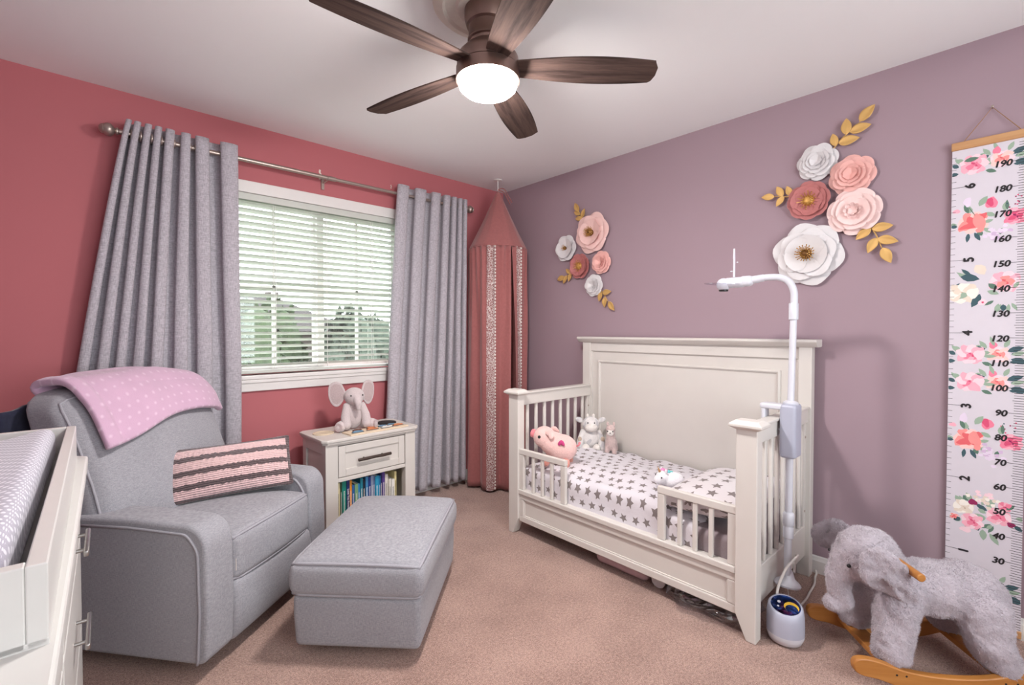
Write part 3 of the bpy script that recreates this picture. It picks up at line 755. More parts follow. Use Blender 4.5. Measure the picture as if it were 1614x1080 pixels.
for i, (c_, wd, hh, nm) in enumerate(BK):
    wd *= kx; mn = 'book_%02d' % i; plain(mn, c_, .5, var=.06, scale=40)
    o = thing('book', 'upright %s book on the nightstand shelf' % nm, 'book', MN @ Vector((bxp + wd / 2, y0 + .036 + .006 * rnd.random(), .125)), R(2), 'books on the nightstand shelf')
    b = MB(); h2 = wd / 2 - .0006; dp = .15; tk = min(.002, wd * .2)
    b.box(-h2, -h2 + tk, .0, dp, 0, hh); b.box(h2 - tk, h2, 0, dp, 0, hh); b.box(-h2, h2, -.001, .0025, 0, hh); b.build('cover', mn, o, bevel=.0006, seg=1)
    b = MB(); b.box(-h2 + tk, h2 - tk, .0025, dp - .004, .003, hh - .003); b.build('pages', 'paper', o)
    light = sum(c_) > 480
    if nm == 'navy':
        me = text_mesh('Love You Forever', .017, 0, .0003, .0002); me.materials.clear(); me.materials.append(MATS['spine_white'])
        link('spine_lettering', me, o, Matrix.Translation((0, -.0012, hh * .5)) @ Matrix(((0, 1, 0, 0), (0, 0, -1, 0), (-1, 0, 0, 0), (0, 0, 0, 1)))); bxp += wd; continue
    b = MB(); rr = random.Random(i); z = hh * .18
    while z < hh * .72:                       # lettering strokes along the spine
        L = rr.uniform(.003, .006); hw_ = min(h2 * .5, .004)
        b.box(-hw_, hw_ * rr.uniform(.2, 1), -.0014, -.0009, z, z + L * .45); b.box(-hw_ * .2, hw_, -.0014, -.0009, z + L * .6, z + L); z += L * 1.5
    b.build('spine_lettering', 'black' if light else 'spine_white', o)
    bxp += wd

# ================================================================== CRIB / TODDLER BED
BB = Vector((-.43, -1.675, 0))
bed = thing('toddler_bed', 'white wooden crib converted to toddler bed by the mauve wall', 'bed', tuple(BB))
def bb(name, x0, x1, y0, y1, z0, z1, parent=None, bevel=.004, mat='white_wood'):
    return bx(name, mat, parent or bed, x0 - BB.x, x1 - BB.x, y0 - BB.y, y1 - BB.y, z0, z1, bevel)
FX = -.82
YL0, YL1, YR0, YR1 = -.968, -1.05, -2.312, -2.394
for (ya, yb_, inner) in ((YL0, YL1, -1), (YR1, YR0, 1)):
    b = MB(); yo = ya; yi = yb_      # outer edge, inner edge
    poly = [(yo, 0), (yo + (yi - yo) * .45, 0), (yi, .10), (yi, .845), (yo, .845)]
    M = Matrix(((0, 0, 1, -BB.x), (1, 0, 0, -BB.y), (0, 1, 0, 0), (0, 0, 0, 1)))
    b.prism(poly, FX, FX + .055, 0, M); p = b.build('front_post', 'white_wood', bed, bevel=.004)
    lo, hi = min(ya, yb_) - .022, max(ya, yb_) + .022
    b = MB(); x0, x1 = FX - .022, FX + .077
    vs = [(x0, lo, .845), (x1, lo, .845), (x1, hi, .845), (x0, hi, .845)]
    def ring(d, z): return [(x0 + d - BB.x, lo + d - BB.y, z), (x1 - d - BB.x, lo + d - BB.y, z), (x1 - d - BB.x, hi - d - BB.y, z), (x0 + d - BB.x, hi - d - BB.y, z)]
    rr = [ring(.018, .838), ring(.0, .850), ring(0, .860), ring(.020, .874)]
    b.add([v for r_ in rr for v in r_], [(3, 2, 1, 0), (12, 13, 14, 15)] + [(i * 4 + j, i * 4 + (j + 1) % 4, i * 4 + 4 + (j + 1) % 4, i * 4 + 4 + j) for i in range(3) for j in range(4)])
    b.build('post_cap', 'white_wood', p, bevel=.002)
for (ya, yb_) in ((-1.025, -.985), (-2.372, -2.332)):
    bb('arm_rail', -.765, -.085, ya, yb_, .772, .848)
    bb('arm_top', -.765, -.09, ya - .008, yb_ + .008, .840, .852)
    bb('lower_side_rail', -.765, -.085, ya + .008, yb_ - .008, .10, .255)
    bb('side_stile', -.765, -.735, ya + .008, yb_ - .008, .255, .772); bb('side_stile', -.115, -.085, ya + .008, yb_ - .008, .255, .772)
    for i in range(8):
        xc = -.735 + .62 * (i + .5 + .0) / 8
        b = MB(); b.soft((xc - BB.x, (ya + yb_) / 2 - BB.y, .5135), (.011, .0085, .2595), .006, 1, 2); b.build('slat', 'white_wood', bed, 180)
    b = MB()
    for xx in (-.10, -.75):
        for zz in (.70, .33): b.cyl((xx - BB.x, ya - .0 - BB.y + .006, zz), (xx - BB.x, ya - BB.y + .009, zz), .006, n=10)
    b.build('bolt', 'rod_metal', bed)
for (ya, yb_) in ((-.955, -1.022), (-2.325, -2.385)): bb('rear_post', -.088, -.036, ya, yb_, 0, 1.15)
hb = bb('headboard', -.064, -.050, -1.02, -2.325, .16, 1.15)
bb('headboard_rail', -.078, -.045, -1.02, -2.325, 1.085, 1.15, hb); bb('headboard_rail', -.078, -.045, -1.02, -2.325, .16, .24, hb)
for z0_, ya, yb_ in ((0, -1.02, -1.03), (0, -2.315, -2.325)): bb('headboard_stile', -.078, -.045, ya, yb_, .24, 1.085, hb)
# raised inner panel with moulding
b = MB(); yA, yB_, zA, zB = -1.083, -2.24, .28, 1.022
def ringh(d, x): return [(x - BB.x - (-.0), yA - d - BB.y, zA + d), (x - BB.x, yB_ + d - BB.y, zA + d), (x - BB.x, yB_ + d - BB.y, zB - d), (x - BB.x, yA - d - BB.y, zB - d)]
rr = [ringh(0, -.060), ringh(.0, -.074), ringh(.008, -.082), ringh(.016, -.076), ringh(.018, -.070)]
b.add([v for r_ in rr for v in r_], [(16, 17, 18, 19)] + [(i * 4 + j, i * 4 + (j + 1) % 4, i * 4 + 4 + (j + 1) % 4, i * 4 + 4 + j) for i in range(4) for j in range(4)])
b.build('headboard_panel', 'white_wood', hb)
b = MB(); prof = [(-.02, 1.15), (-.02, 1.185), (-.118, 1.185), (-.124, 1.180), (-.124, 1.172), (-.112, 1.160), (-.100, 1.150), (-.088, 1.146), (-.036, 1.146)]
b.prism([(x - BB.x, z) for x, z in prof], -.928 - BB.y, -2.412 - BB.y, 0, Matrix(((1, 0, 0, 0), (0, 0, 1, 0), (0, 1, 0, 0), (0, 0, 0, 1)))); b.build('headboard_cap', 'white_wood', hb, bevel=.003)
# front rail
fr = bb('front_rail', FX + .022, FX + .034, YL1, YR0, .085, .248)
bb('front_rail_frame', FX + .012, FX + .036, YL1, YR0, .083, .118, fr); bb('front_rail_frame', FX + .012, FX + .036, YL1, YR0, .215, .248, fr)
bb('front_rail_frame', FX + .012, FX + .036, YL1, YL1 - .035, .118, .215, fr); bb('front_rail_frame', FX + .012, FX + .036, YR0 + .035, YR0, .118, .215, fr)
b = MB()
for (ya, yb_, z0_, z1_) in ((YL1 - .035, YR0 + .035, .118, .124), (YL1 - .035, YR0 + .035, .209, .215), (YL1 - .035, YL1 - .041, .124, .209), (YR0 + .041, YR0 + .035, .124, .209)):
    b.box(FX + .017 - BB.x, FX + .024 - BB.x, min(ya, yb_) - BB.y, max(ya, yb_) - BB.y, z0_, z1_)
b.build('front_rail_moulding', 'white_wood', fr, bevel=.002)
bb('ledge', FX + .002, FX + .05, YL1, YR0, .250, .277)
for (y0_, y1_) in ((YL1, -1.41), (-1.962, YR0)):
    gd = bb('guard_rail', FX + .010, FX + .036, y0_, y1_, .487, .520)
    for (a, c_) in ((y0_, y0_ - .035), (y1_ + .035, y1_)): bb('guard_post', FX + .012, FX + .034, a, c_, .277, .487, gd)
    for i in range(3):
        yc = y0_ - .035 + (y1_ - y0_ + .07) * (i + 1) / 4
        bb('guard_slat', FX + .015, FX + .031, yc - .010, yc + .010, .277, .487, gd)
bb('mattress_support', -.78, -.09, -1.04, -2.32, .165, .185)
# ---- bedding
fabric('grey_sheet', (150, 138, 142), var=.08, bump=.2)
star_cloth('star_cloth', (220, 215, 221), (134, 124, 123), 15.5, .36)
star_cloth('star_cloth_large', (222, 216, 219), (134, 124, 123), 13, .36)
b = MB(); b.soft((0, 0, .095), (.335, .632, .09), .03, 10, 3, lambda p: Vector((p.x, p.y, p.z + .004 * noise.noise(Vector((p.x * 9, p.y * 9, p.z * 14))))))
o = b.build('mattress', 'grey_sheet', None, 180, M=Matrix.Translation((-.435, -1.677, .186))); tag(o, 'crib mattress in a grey fitted sheet inside the bed', 'mattress')
DU = []
def f_duv(u, v):
    # u along bed (y), v from headboard over the front edge
    y = -1.035 - 1.10 * u
    L = v * .80
    bump_ = .030 * noise.noise(Vector((y * 3.1, L * 3.3, 1))) + .014 * noise.noise(Vector((y * 9, L * 9, 4)))
    if L < .625: x = -.108 - L; z = .408 + bump_ + .028 * math.sin(PI * min(1, L / .625)) 
    else:
        d = L - .625; a = min(1, d / .06) * PI / 2
        x = -.733 - .030 * math.sin(a) - .006 * noise.noise(Vector((y * 14, d * 10, 2))); z = .408 - .03 * (1 - math.cos(a)) - max(0, d - .05) + bump_ * (1 - min(1, d / .1))
    z -= .03 * max(0, min(1, (-1.93 - y) / .06))
    eu = min(u, 1 - u) / .05
    if eu < 1: z -= (1 - eu) ** 2 * .035
    return (x, y, z)
b = MB(); b.grid(f_duv, 110, 80, 0, lambda u, v: (u * 1.10 + .3, v * .80))
o = b.build('duvet', 'star_cloth', None, 180, solid=.03); tag(o, 'white duvet printed with taupe stars on the bed', 'duvet')
def f_bp(p, hx, hy, d):
    p = Vector(p); ex = max(0, 1 - abs(p.x / hx) ** 2.4); ey = max(0, 1 - abs(p.y / hy) ** 2.4); s = 1 if p.z > 0 else -1
    p.z = s * (.006 + d * ex ** .36 * ey ** .36) + .004 * noise.noise(p * 12); return p
b = MB(); b.soft((0, 0, 0), (.285, .178, .03), .012, 18, 2, lambda p: f_bp(p, .285, .178, .066))
o = b.build('bed_pillow', 'star_cloth_large', None, 180, sub=1, M=Matrix.Translation((-.480, -2.132, .462)) @ Euler((R(-4), R(0), 0)).to_matrix().to_4x4()); tag(o, 'plump star print pillow at the right end of the bed', 'pillow')

# ================================================================== PLUSH TOYS
plushmat('plush_pig', (242, 200, 194)); plushmat('plush_pig_dark', (236, 140, 148), sc=220); plushmat('pig_feet', (228, 156, 142))
plushmat('plush_cow', (232, 228, 226), patch=(206, 204, 206), pscale=16); plushmat('plush_cream', (238, 232, 226)); plushmat('plush_tan', (196, 178, 160))
plushmat('plush_llama', (214, 190, 186), bump=1.0, sc=90); plushmat('plush_white', (244, 240, 246)); plushmat('plush_grey', (206, 192, 192)); plushmat('plush_grey_inner', (192, 172, 172))
plain('mane_pink', (242, 150, 200), .9); plain('mane_teal', (120, 206, 206), .9); plain('heart_pink', (206, 70, 130), .9)
def eye(par, p, r=.006, mat='black'):
    b = MB(); b.ell(p, r, n=12, k=8); return b.build('eye', mat, par, 180)
# pig: local +x forward
pg = thing('plush_pig', 'pink plush pig peering over the left guard rail', 'plush toy', (-.665, -1.195, .428), R(118))
b = MB(); b.ell((-.05, 0, .105), (.095, .075, .080)); b.ell((.055, 0, .160), (.068, .066, .066)); b.ell((.0, 0, .125), (.08, .068, .072))
blob('body', b, 'plush_pig', pg, .006, 6)
b = MB(); b.lathe([(.0001, 0), (.024, 0), (.026, .01), (.026, .03), (.022, .036), (.0001, .037)], 20, 0, Matrix.Translation((.102, 0, .172)) @ Matrix.Rotation(R(76), 4, 'Y')); sn = b.build('snout', 'plush_pig_dark', pg, 50)
for s in (-1, 1):
    b = MB(); b.ell((.1385, s * .009, .181), (.002, .0035, .005), n=10, k=6); b.build('nostril', 'heart_pink', sn, 180)
    eye(pg, (.070, s * .0605, .172), .0095)
    b = MB(); b.ell((.012, s * .056, .200), (.024, .010, .018), (20 * s, 20, 0)); b.ell((-.004, s * .066, .186), (.018, .008, .022), (30 * s, 0, 0)); blob('ear', b, 'plush_pig', pg, .004, 3)
    for xx in (-.085, .035):
        b = MB(); b.ell((xx, s * .045, .026), (.026, .026, .030)); b.build('foot', 'pig_feet', pg, 180)
b = MB()
for s in (-1, 1): b.ell((-.066 + s * .007, .074, .150), (.010, .007, .019), (0, -32 * s, 0))
b.build('heart', 'heart_pink', pg, 180)
b = MB(); b.tube(smoothpts([(-.14, 0, .12), (-.155, .01, .13), (-.16, 0, .142), (-.152, -.008, .136)], 5), .006, 8); b.build('tail', 'plush_pig_dark', pg, 180)
# cow / giraffe
cw = thing('plush_calf', 'white and grey plush calf sitting in the bed corner', 'plush toy', (-.215, -1.125, .425), R(-138))
b = MB(); b.ell((0, 0, .075), (.056, .062, .078)); b.ell((.012, 0, .175), (.054, .058, .052)); b.ell((0, 0, .125), (.038, .04, .03))
blob('body', b, 'plush_cow', cw, .006, 5)
b = MB(); b.ell((.05, 0, .160), (.032, .042, .03)); b.build('muzzle', 'plush_cream', cw, 180)
for s in (-1, 1):
    eye(cw, (.060, s * .022, .192), .0045)
    b = MB(); chain(b, [(.01, s * .05, .12), (.035, s * .07, .07), (.05, s * .072, .025)], [.022, .022, .028]); blob('arm', b, 'plush_cow', cw, .006, 3)
    b = MB(); b.ell((.075, s * .036, .028), (.030, .026, .028)); b.build('foot', 'plush_cream', cw, 180)
    b = MB(); b.ell((-.002, s * .074, .200), (.009, .028, .018), (25 * s, 0, 0)); b.build('ear', 'plush_cow', cw, 180)
    b = MB(); b.ell((.004, s * .02, .228), (.009, .009, .016)); b.build('horn', 'plush_cream', cw, 180)
b = MB(); b.ell((.054, .076, .085), (.010, .014, .016)); b.build('patch', 'plush_tan', cw, 180)
b = MB(); b.ell((.052, -.074, .082), (.010, .014, .016)); b.build('patch', 'plush_tan', cw, 180)
# llama
lm = thing('plush_llama', 'small fuzzy pink plush llama beside the calf', 'plush toy', (-.19, -1.275, .425), R(-150))
def fz(co, no): return co + no * .004 * noise.noise(co * 180)
b = MB(); b.ell((-.02, 0, .065), (.06, .038, .042)); b.ell((.03, 0, .075), (.035, .036, .05)); chain(b, [(.035, 0, .09), (.042, 0, .15)], [.03, .027]); b.ell((.044, 0, .168), (.032, .03, .028))
for s in (-1, 1):
    for xx in (-.055, .04): chain(b, [(xx, s * .02, .05), (xx + .004, s * .024, .016)], [.016, .016])
blob('body', b, 'plush_llama', lm, .005, 3, disp=fz)
b = MB(); b.ell((.066, 0, .150), (.014, .022, .022)); b.build('face', 'plush_cream', lm, 180)
b = MB(); b.ell((.080, 0, .148), (.003, .004, .003), n=8, k=6); b.build('nose', 'black', lm)
for s in (-1, 1):
    eye(lm, (.074, s * .016, .158), .0045)
    b = MB(); b.ell((.036, s * .02, .198), (.006, .008, .016), (0, 0, 0)); b.build('ear', 'plush_llama', lm, 180)
# unicorn
un = thing('plush_unicorn', 'white plush unicorn with pastel mane beside the pillow', 'plush toy', (-.58, -1.905, .440), R(150))
b = MB(); b.ell((-.01, 0, .04), (.06, .048, .042)); b.ell((.045, 0, .06), (.034, .032, .034)); b.ell((.07, 0, .048), (.022, .024, .02)); blob('body', b, 'plush_white', un, .005, 4)
for i, (mt_) in enumerate(('mane_pink', 'mane_pink', 'mane_teal', 'mane_teal')):
    b = MB(); b.tube(smoothpts([(.045 - i * .016, .0, .095 - i * .006), (.03 - i * .016, -.022, .088 - i * .006), (.02 - i * .018, -.04, .06 - i * .008)], 4), [.010] * 9, 8); b.build('mane_lock', mt_, un, 180)
b = MB(); b.lathe([(.007, 0), (.0005, .03)], 10, 0, Matrix.Translation((.06, 0, .088)) @ Matrix.Rotation(R(25), 4, 'Y')); b.build('horn', 'bar_wood', un, 180)
for s in (-1, 1): eye(un, (.066, s * .027, .066), .004); b = MB(); b.ell((.04, s * .022, .094), (.006, .005, .012)); b.build('ear', 'plush_white', un, 180)
# elephant on nightstand
el = thing('plush_elephant', 'light grey plush elephant sitting on the nightstand', 'plush toy', MN @ Vector((.275, .205, NH)), R(-97))
b = MB(); b.ell((0, 0, .085), (.055, .062, .082)); b.ell((.005, 0, .14), (.042, .045, .045)); b.ell((.02, 0, .205), (.064, .062, .054)); b.ell((.045, 0, .188), (.045, .04, .036))
chain(b, [(.075, 0, .195), (.098, .0, .168), (.103, .0, .140)], [.026, .020, .014]); blob('body', b, 'plush_grey', el, .005, 4)
for s in (-1, 1):
    eye(el, (.072, s * .035, .215), .0048)
    b = MB()
    outl = [(0, .01), (.025, .060), (.062, .072), (.096, .045), (.098, -.02), (.076, -.07), (.042, -.080), (.010, -.04)]
    pts = smoothpts([(x, z, 0) for x, z in outl] + [(outl[0][0], outl[0][1], 0)], 4)[:-1]
    M = Matrix.Translation((.005, s * .048, .225)) @ Matrix.Rotation(R(s * 22), 4, 'Z') @ Matrix(((0, 0, 1, 0), (s, 0, 0, 0), (0, 1, 0, 0), (0, 0, 0, 1)))
    o_ = b.prism([(p.x, p.y) for p in pts], -.006, .006)
    b.xf(o_, M)
    e_ = b.build('ear', 'plush_grey', el, bevel=.005, seg=3, smooth=60)
    b = MB(); o_ = b.prism([(p.x * .8 + .008, p.y * .8) for p in pts], .0061, .0075); b.xf(o_, M); b.build('ear_lining', 'plush_grey_inner', e_)
    b = MB(); chain(b, [(.02, s * .045, .145), (.045, s * .062, .085), (.062, s * .062, .040)], [.024, .027, .031]); blob('arm', b, 'plush_grey', el, .005, 3)
    b = MB(); chain(b, [(.02, s * .06, .035), (.06, s * .095, .033)], [.032, .033]); lg = blob('leg', b, 'plush_grey', el, .005, 3)
    b = MB(); b.cyl((.075, s * .108, .033), (.082, s * .115, .033), .024, n=16); b.build('sole', 'plush_grey_inner', lg)

# ---- other things on the nightstand
pz = thing('peg_puzzle', 'wooden peg puzzle board with vehicle pieces on the nightstand', 'puzzle', MN @ Vector((.36, .075, NH)), R(2 + 2))
plain('ply', (222, 202, 176), .6); plain('pz_blue', (110, 150, 180), .5); plain('pz_orange', (214, 132, 84), .5); plain('pz_white', (232, 230, 226), .5); plain('pz_dark', (50, 56, 66), .5); plain('pz_brown', (120, 70, 54), .5)
b = MB(); b.box(-.195, .195, -.055, .055, 0, .009); b.build('board', 'ply', pz, bevel=.002)
for (px, py, k, mt_) in ((-.135, -.015, 1.0, 'pz_blue'), (-.115, .03, .8, 'pz_brown'), (-.035, -.005, 1.05, 'pz_orange'), (-.02, .035, .8, 'pz_orange'), (.06, -.012, 1.1, 'pz_white'), (.055, .03, .8, 'pz_blue'), (.145, -.005, 1.0, 'pz_orange'), (.12, .035, .7, 'pz_blue')):
    car = [(-.036, -.016), (.036, -.016), (.038, .0), (.024, .004), (.014, .018), (-.014, .018), (-.022, .004), (-.036, .002)]
    b = MB(); b.prism([(px + x * k, py + y * k) for x, y in car], .009, .012); o1 = b.build('puzzle_rim', 'pz_dark', pz)
    b = MB(); b.prism([(px + x * k * .86, py + (y - .001) * k * .84) for x, y in car], .012, .016); q = b.build('puzzle_piece', mt_, o1)
b = MB(); b.lathe([(.0001, 0), (.058, 0), (.060, .003), (.060, .008), (.058, .011), (.0001, .011)], 36)
o = b.build('dark_disc', 'dark_slot', None, 40, M=MN @ Matrix.Translation((.505, .205, NH))); tag(o, 'round dark grey disc on the nightstand behind the puzzle', 'disc'); o.name = 'coaster'
b = MB(); b.lathe([(.045, 0), (.058, 0), (.060, .003), (.058, .006), (.045, .006), (.043, .003), (.045, 0)], 36)
for i in range(6): b.box(-.045, .045, -.042 + i * .015, -.036 + i * .015, .001, .004)
o = b.build('woven_trivet', 'ply', None, M=MN @ Matrix.Translation((.085, .20, NH))); tag(o, 'pale woven round trivet on the nightstand behind the armchair arm', 'trivet')

# ================================================================== UNDER THE BED
plain('bag_pink', (196, 164, 168), .7, var=.05); plain('roll_white', (208, 200, 200), .8)
b = MB(); b.soft((0, 0, .05), (.17, .155, .05), .035, 8, 4, lambda p: Vector((p.x, p.y, p.z + .006 * noise.noise(p * 9))))
o = b.build('storage_bag', 'bag_pink', None, 180, M=Matrix.Translation((-.575, -1.715, 0))); tag(o, 'flat pink fabric storage bag under the bed', 'storage bag')
b = MB(); b.tube(smoothpts([(-.12, 0, .035), (-.04, .005, .04), (.04, 0, .036), (.12, .005, .035)], 4), .034, 14)
o = b.build('rolled_cloth', 'roll_white', None, 60, M=Matrix.Translation((-.61, -1.925, 0))); tag(o, 'rolled pale cloth under the bed beside the pink bag', 'cloth')
b = MB()
for k_ in range(3):
    M = Matrix.Translation((.02 * k_, -.03 * k_, 0)); o_ = b.add([(-.06, 0, .09), (.04, .02, .1), (-.085, .01, 0.004), (-.01, .0, .03)], [(0, 1, 3, 2)]); b.xf(o_, M)
o = b.build('folded_card', 'roll_white', None, solid=.003, M=Matrix.Translation((-.66, -1.985, .0))); tag(o, 'crumpled white paper flap under the bed', 'paper')
def f_pb(u, v):
    a = u * 2 * PI; r_ = math.sin(PI * (.04 + .92 * v)); n_ = noise.noise(Vector((math.cos(a) * 2.2, math.sin(a) * 2.2, v * 4)))
    n2 = noise.noise(Vector((math.cos(a) * 6, math.sin(a) * 6, v * 11)))
    return (.17 * r_ * math.cos(a) * (1 + .25 * n_ + .12 * n2), .19 * r_ * math.sin(a) * (1 + .2 * n_ + .12 * n2), max(.002, .045 - .043 * math.cos(PI * v) * (1 + .3 * n_) + .012 * n2))
b = MB(); b.grid(f_pb, 60, 24); o = b.build('plastic_bag', 'clear_plastic', None, M=Matrix.Translation((-.66, -2.16, 0))); tag(o, 'crumpled clear plastic bag under the bed', 'plastic bag')
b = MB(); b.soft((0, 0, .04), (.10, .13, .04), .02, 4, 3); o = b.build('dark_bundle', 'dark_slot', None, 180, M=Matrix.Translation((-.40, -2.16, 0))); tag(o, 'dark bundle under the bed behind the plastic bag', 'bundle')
b = MB(); b.ell((0, 0, .018), .018); plain('red_ball', (200, 44, 56), .4)
o = b.build('red_ball', 'red_ball', None, 180, M=Matrix.Translation((-.62, -2.30, 0))); tag(o, 'small red ball on the carpet behind the front bed post', 'ball')

# ================================================================== CAMERA STAND, PROJECTOR, CABLES
cs = thing('baby_monitor_stand', 'white baby monitor camera on a pole clamped to the bed', 'camera stand', (-.50, -2.412, 0))
b = MB(); b.lathe([(.0001, .130), (.050, .130), (.052, .137), (.045, .147), (.028, .160), (.019, .185), (.0145, .195)], 28, 0, Matrix.Translation((-.01, 0, 0)) @ Matrix.Translation((0, 0, .13)) @ Matrix.Rotation(R(9), 4, 'Y') @ Matrix.Translation((0, 0, -.13))); b.build('foot', 'white_plastic', cs, 50)
b = MB(); b.cyl((-.012, 0, .16), (.0, 0, .71), .0145, n=18); b.build('lower_pole', 'white_plastic', cs, 50)
b = MB(); b.lathe([(.0145, 0), (.020, .003), (.0205, .045), (.0185, .05), (.0185, .055), (.022, .06), (.022, .105), (.018, .112), (.0145, .113)], 22, 0, Matrix.Translation((-.007, 0, .335))); b.build('collar', 'white_plastic', cs, 50)
b = MB(); b.soft((.0, -.002, .80), (.045, .032, .115), .014, 4, 3); cb = b.build('clamp_box', 'grey_plastic', cs, 180)
b = MB(); b.soft((-.01, .055, .900), (.032, .055, .012), .008, 2, 2); b.soft((-.01, .096, .84), (.028, .008, .07), .006, 2, 2); b.build('clamp_hook', 'white_plastic', cb, 180)
b = MB(); b.cyl((-.01, .075, .80), (-.01, .09, .80), .016, n=16); b.cyl((-.01, .03, .80), (-.01, .09, .80), .006, n=10); b.build('clamp_knob', 'white_plastic', cb, 40)
b = MB(); b.cyl((.006, 0, .91), (.030, 0, 1.275), .0135, n=18); b.lathe([(.03, 0), (.03, .008), (.02, .014), (.0135, .016)], 18, 0, Matrix.Translation((.006, 0, .912))); b.build('upper_pole', 'white_plastic', cs, 50)
b = MB(); b.lathe([(.0135, 0), (.0185, .002), (.0185, .07), (.0165, .074)], 20, 0, Matrix.Translation((.030, 0, 1.275))); b.build('coupling', 'white_plastic', cs, 50)
gp = smoothpts([(.032, 0, 1.33), (.033, .0, 1.395), (.030, .018, 1.440), (.024, .052, 1.462), (.014, .10, 1.466), (.006, .145, 1.462)], 6)
b = MB(); b.tube(gp, .0145, 16); b.build('gooseneck', 'white_plastic', cs, 180)
b = MB(); b.cyl((.012, .115, 1.465), (.004, .165, 1.458), .0165, .018, n=18); b.soft((.0, .185, 1.455), (.022, .030, .024), .018, 2, 3); b.build('neck_joint', 'white_plastic', cs, 50)
b = MB(); b.lathe([(.022, 0), (.0245, .004), (.0245, .04), (.0235, .042), (.0235, .044), (.0245, .046), (.0245, .075), (.02, .08)], 24, 0, Matrix.Translation((-.002, .195, 1.452)) @ Matrix.Rotation(R(-90), 4, 'X')); cbody = b.build('camera_body', 'white_plastic', cs, 50)
b = MB(); b.ell((-.006, .285, 1.445), .031, n=24, k=16); chd = b.build('camera_head', 'white_plastic', cs, 180)
b = MB(); b.cyl((-.006, .285, 1.4135), (-.006, .285, 1.422), .020, n=24); b.build('lens', 'black', chd, 40)
b = MB(); b.prism([(x, y) for x, y in arc(0, 0, .085, -70, 250, 24)], 0, .003, 0, Matrix.Translation((-.005, .285, 1.446)) @ Matrix.Rotation(R(4), 4, 'X')); b.build('clear_shade', 'shade_plastic', cs)
b = MB(); b.tube([(.0, .240, 1.47), (.001, .240, 1.56), (.002, .241, 1.565), (.002, .241, 1.61)], [.005, .005, .0055, .004], 10); b.ell((.001, .252, 1.505), (.004, .006, .003)); b.ell((.001, .226, 1.545), (.003, .004, .003)); b.build('antenna', 'white_plastic', cs, 50)
def galaxy():
    m, t = base('galaxy', (40, 30, 90), .3)
    v = t.coord('Object'); n1 = t.noise(v, 28, 3); n2 = t.noise(v, 190, 2)
    c1 = t.mix(t.ramp(n1, .42, .58), lin((20, 18, 60)), lin((46, 92, 190))); n3 = t.noise(t.coord('Object', (1, 1.3, 1)), 17, 2)
    c2 = t.mix(t.ramp(n3, .52, .62), c1, lin((110, 36, 96))); c3 = t.mix(t.ramp(n2, .68, .72), c2, (1, .95, .9))
    t.link(c3, t.b.inputs['Base Color'])
galaxy(); plain('moon_yellow', (238, 190, 60), .5)
pj = thing('star_projector', 'small white star projector lamp by the front bed post', 'lamp', (-.700, -2.462, 0), R(-160))
def slant(o_, b, z0=.06, k=.30):
    for i in range(o_, len(b.v)):
        p = b.v[i]
        if p.z > z0: p.z += (p.z - z0) / .1 * (-p.x) * k
b = MB(); b.lathe([(.0001, .002), (.045, .002), (.058, .010), (.0655, .030), (.0665, .042)], 36); b.build('base', 'white_plastic', pj, 50)
b = MB(); o_ = b.lathe([(.0665, .042), (.0668, .07), (.0655, .11), (.061, .138), (.056, .143), (.0525, .1435), (.0515, .141)], 40); slant(o_, b); b.build('body', 'grey_plastic', pj, 50)
b = MB(); o_ = b.lathe([(.0001, .1412), (.0518, .1412)], 40); slant(o_, b); b.build('galaxy_disc', 'galaxy', pj, 180)
b = MB(); pts = arc(0, 0, .026, 60, 300, 14) + arc(.010, 0, .022, 285, 75, 12); o_ = b.prism([(x + .005, y + .02) for x, y in pts], .1416, .1422); slant(o_, b); b.build('moon_print', 'moon_yellow', pj)
b = MB(); o_ = b.prism(arc(-.012, -.022, .006, 0, 340, 12), .1416, .1422); o2 = b.prism(arc(.012, -.026, .004, 0, 340, 12), .1416, .1422); slant(o_, b); b.build('planet_print', 'white_plastic', pj)
plain('cable_white', (226, 220, 214), .5); plain('tape_teal', (40, 160, 170), .5)
cbl = thing('power_cable', 'white power cable looping around the monitor pole to the wall', 'cable', (-.5, -2.44, 0))
W2 = Vector((-.5, -2.44, 0))
cpts = [(-.655, -2.425, .10), (-.645, -2.415, .16), (-.60, -2.43, .235), (-.55, -2.445, .262), (-.49, -2.445, .262), (-.455, -2.43, .245), (-.46, -2.425, .21), (-.49, -2.432, .185)]
b = MB(); b.tube([p - W2 for p in smoothpts(cpts, 6)], .0055, 8); b.build('cable_loop', 'cable_white', cbl, 180)
cpts = [(-.66, -2.40, .006), (-.58, -2.395, .006), (-.50, -2.41, .006), (-.42, -2.43, .006), (-.33, -2.435, .006), (-.25, -2.43, .006), (-.16, -2.425, .007), (-.09, -2.41, .008), (-.045, -2.405, .012), (-.03, -2.398, .02)]
b = MB(); b.tube([p - W2 for p in smoothpts(cpts, 6)], .005, 8); b.build('cable_floor', 'cable_white', cbl, 180)
b = MB(); b.tube([p - W2 for p in smoothpts([(-.51, -2.413, .12), (-.512, -2.42, .07), (-.52, -2.43, .02), (-.56, -2.44, .005)], 6)], .002, 6); b.build('cable_thin', 'cable_white', cbl, 180)
b = MB(); b.cyl(Vector((-.651, -2.42, .122)) - W2, Vector((-.647, -2.416, .146)) - W2, .0075, n=10); b.build('cable_tape', 'tape_teal', cbl, 40)

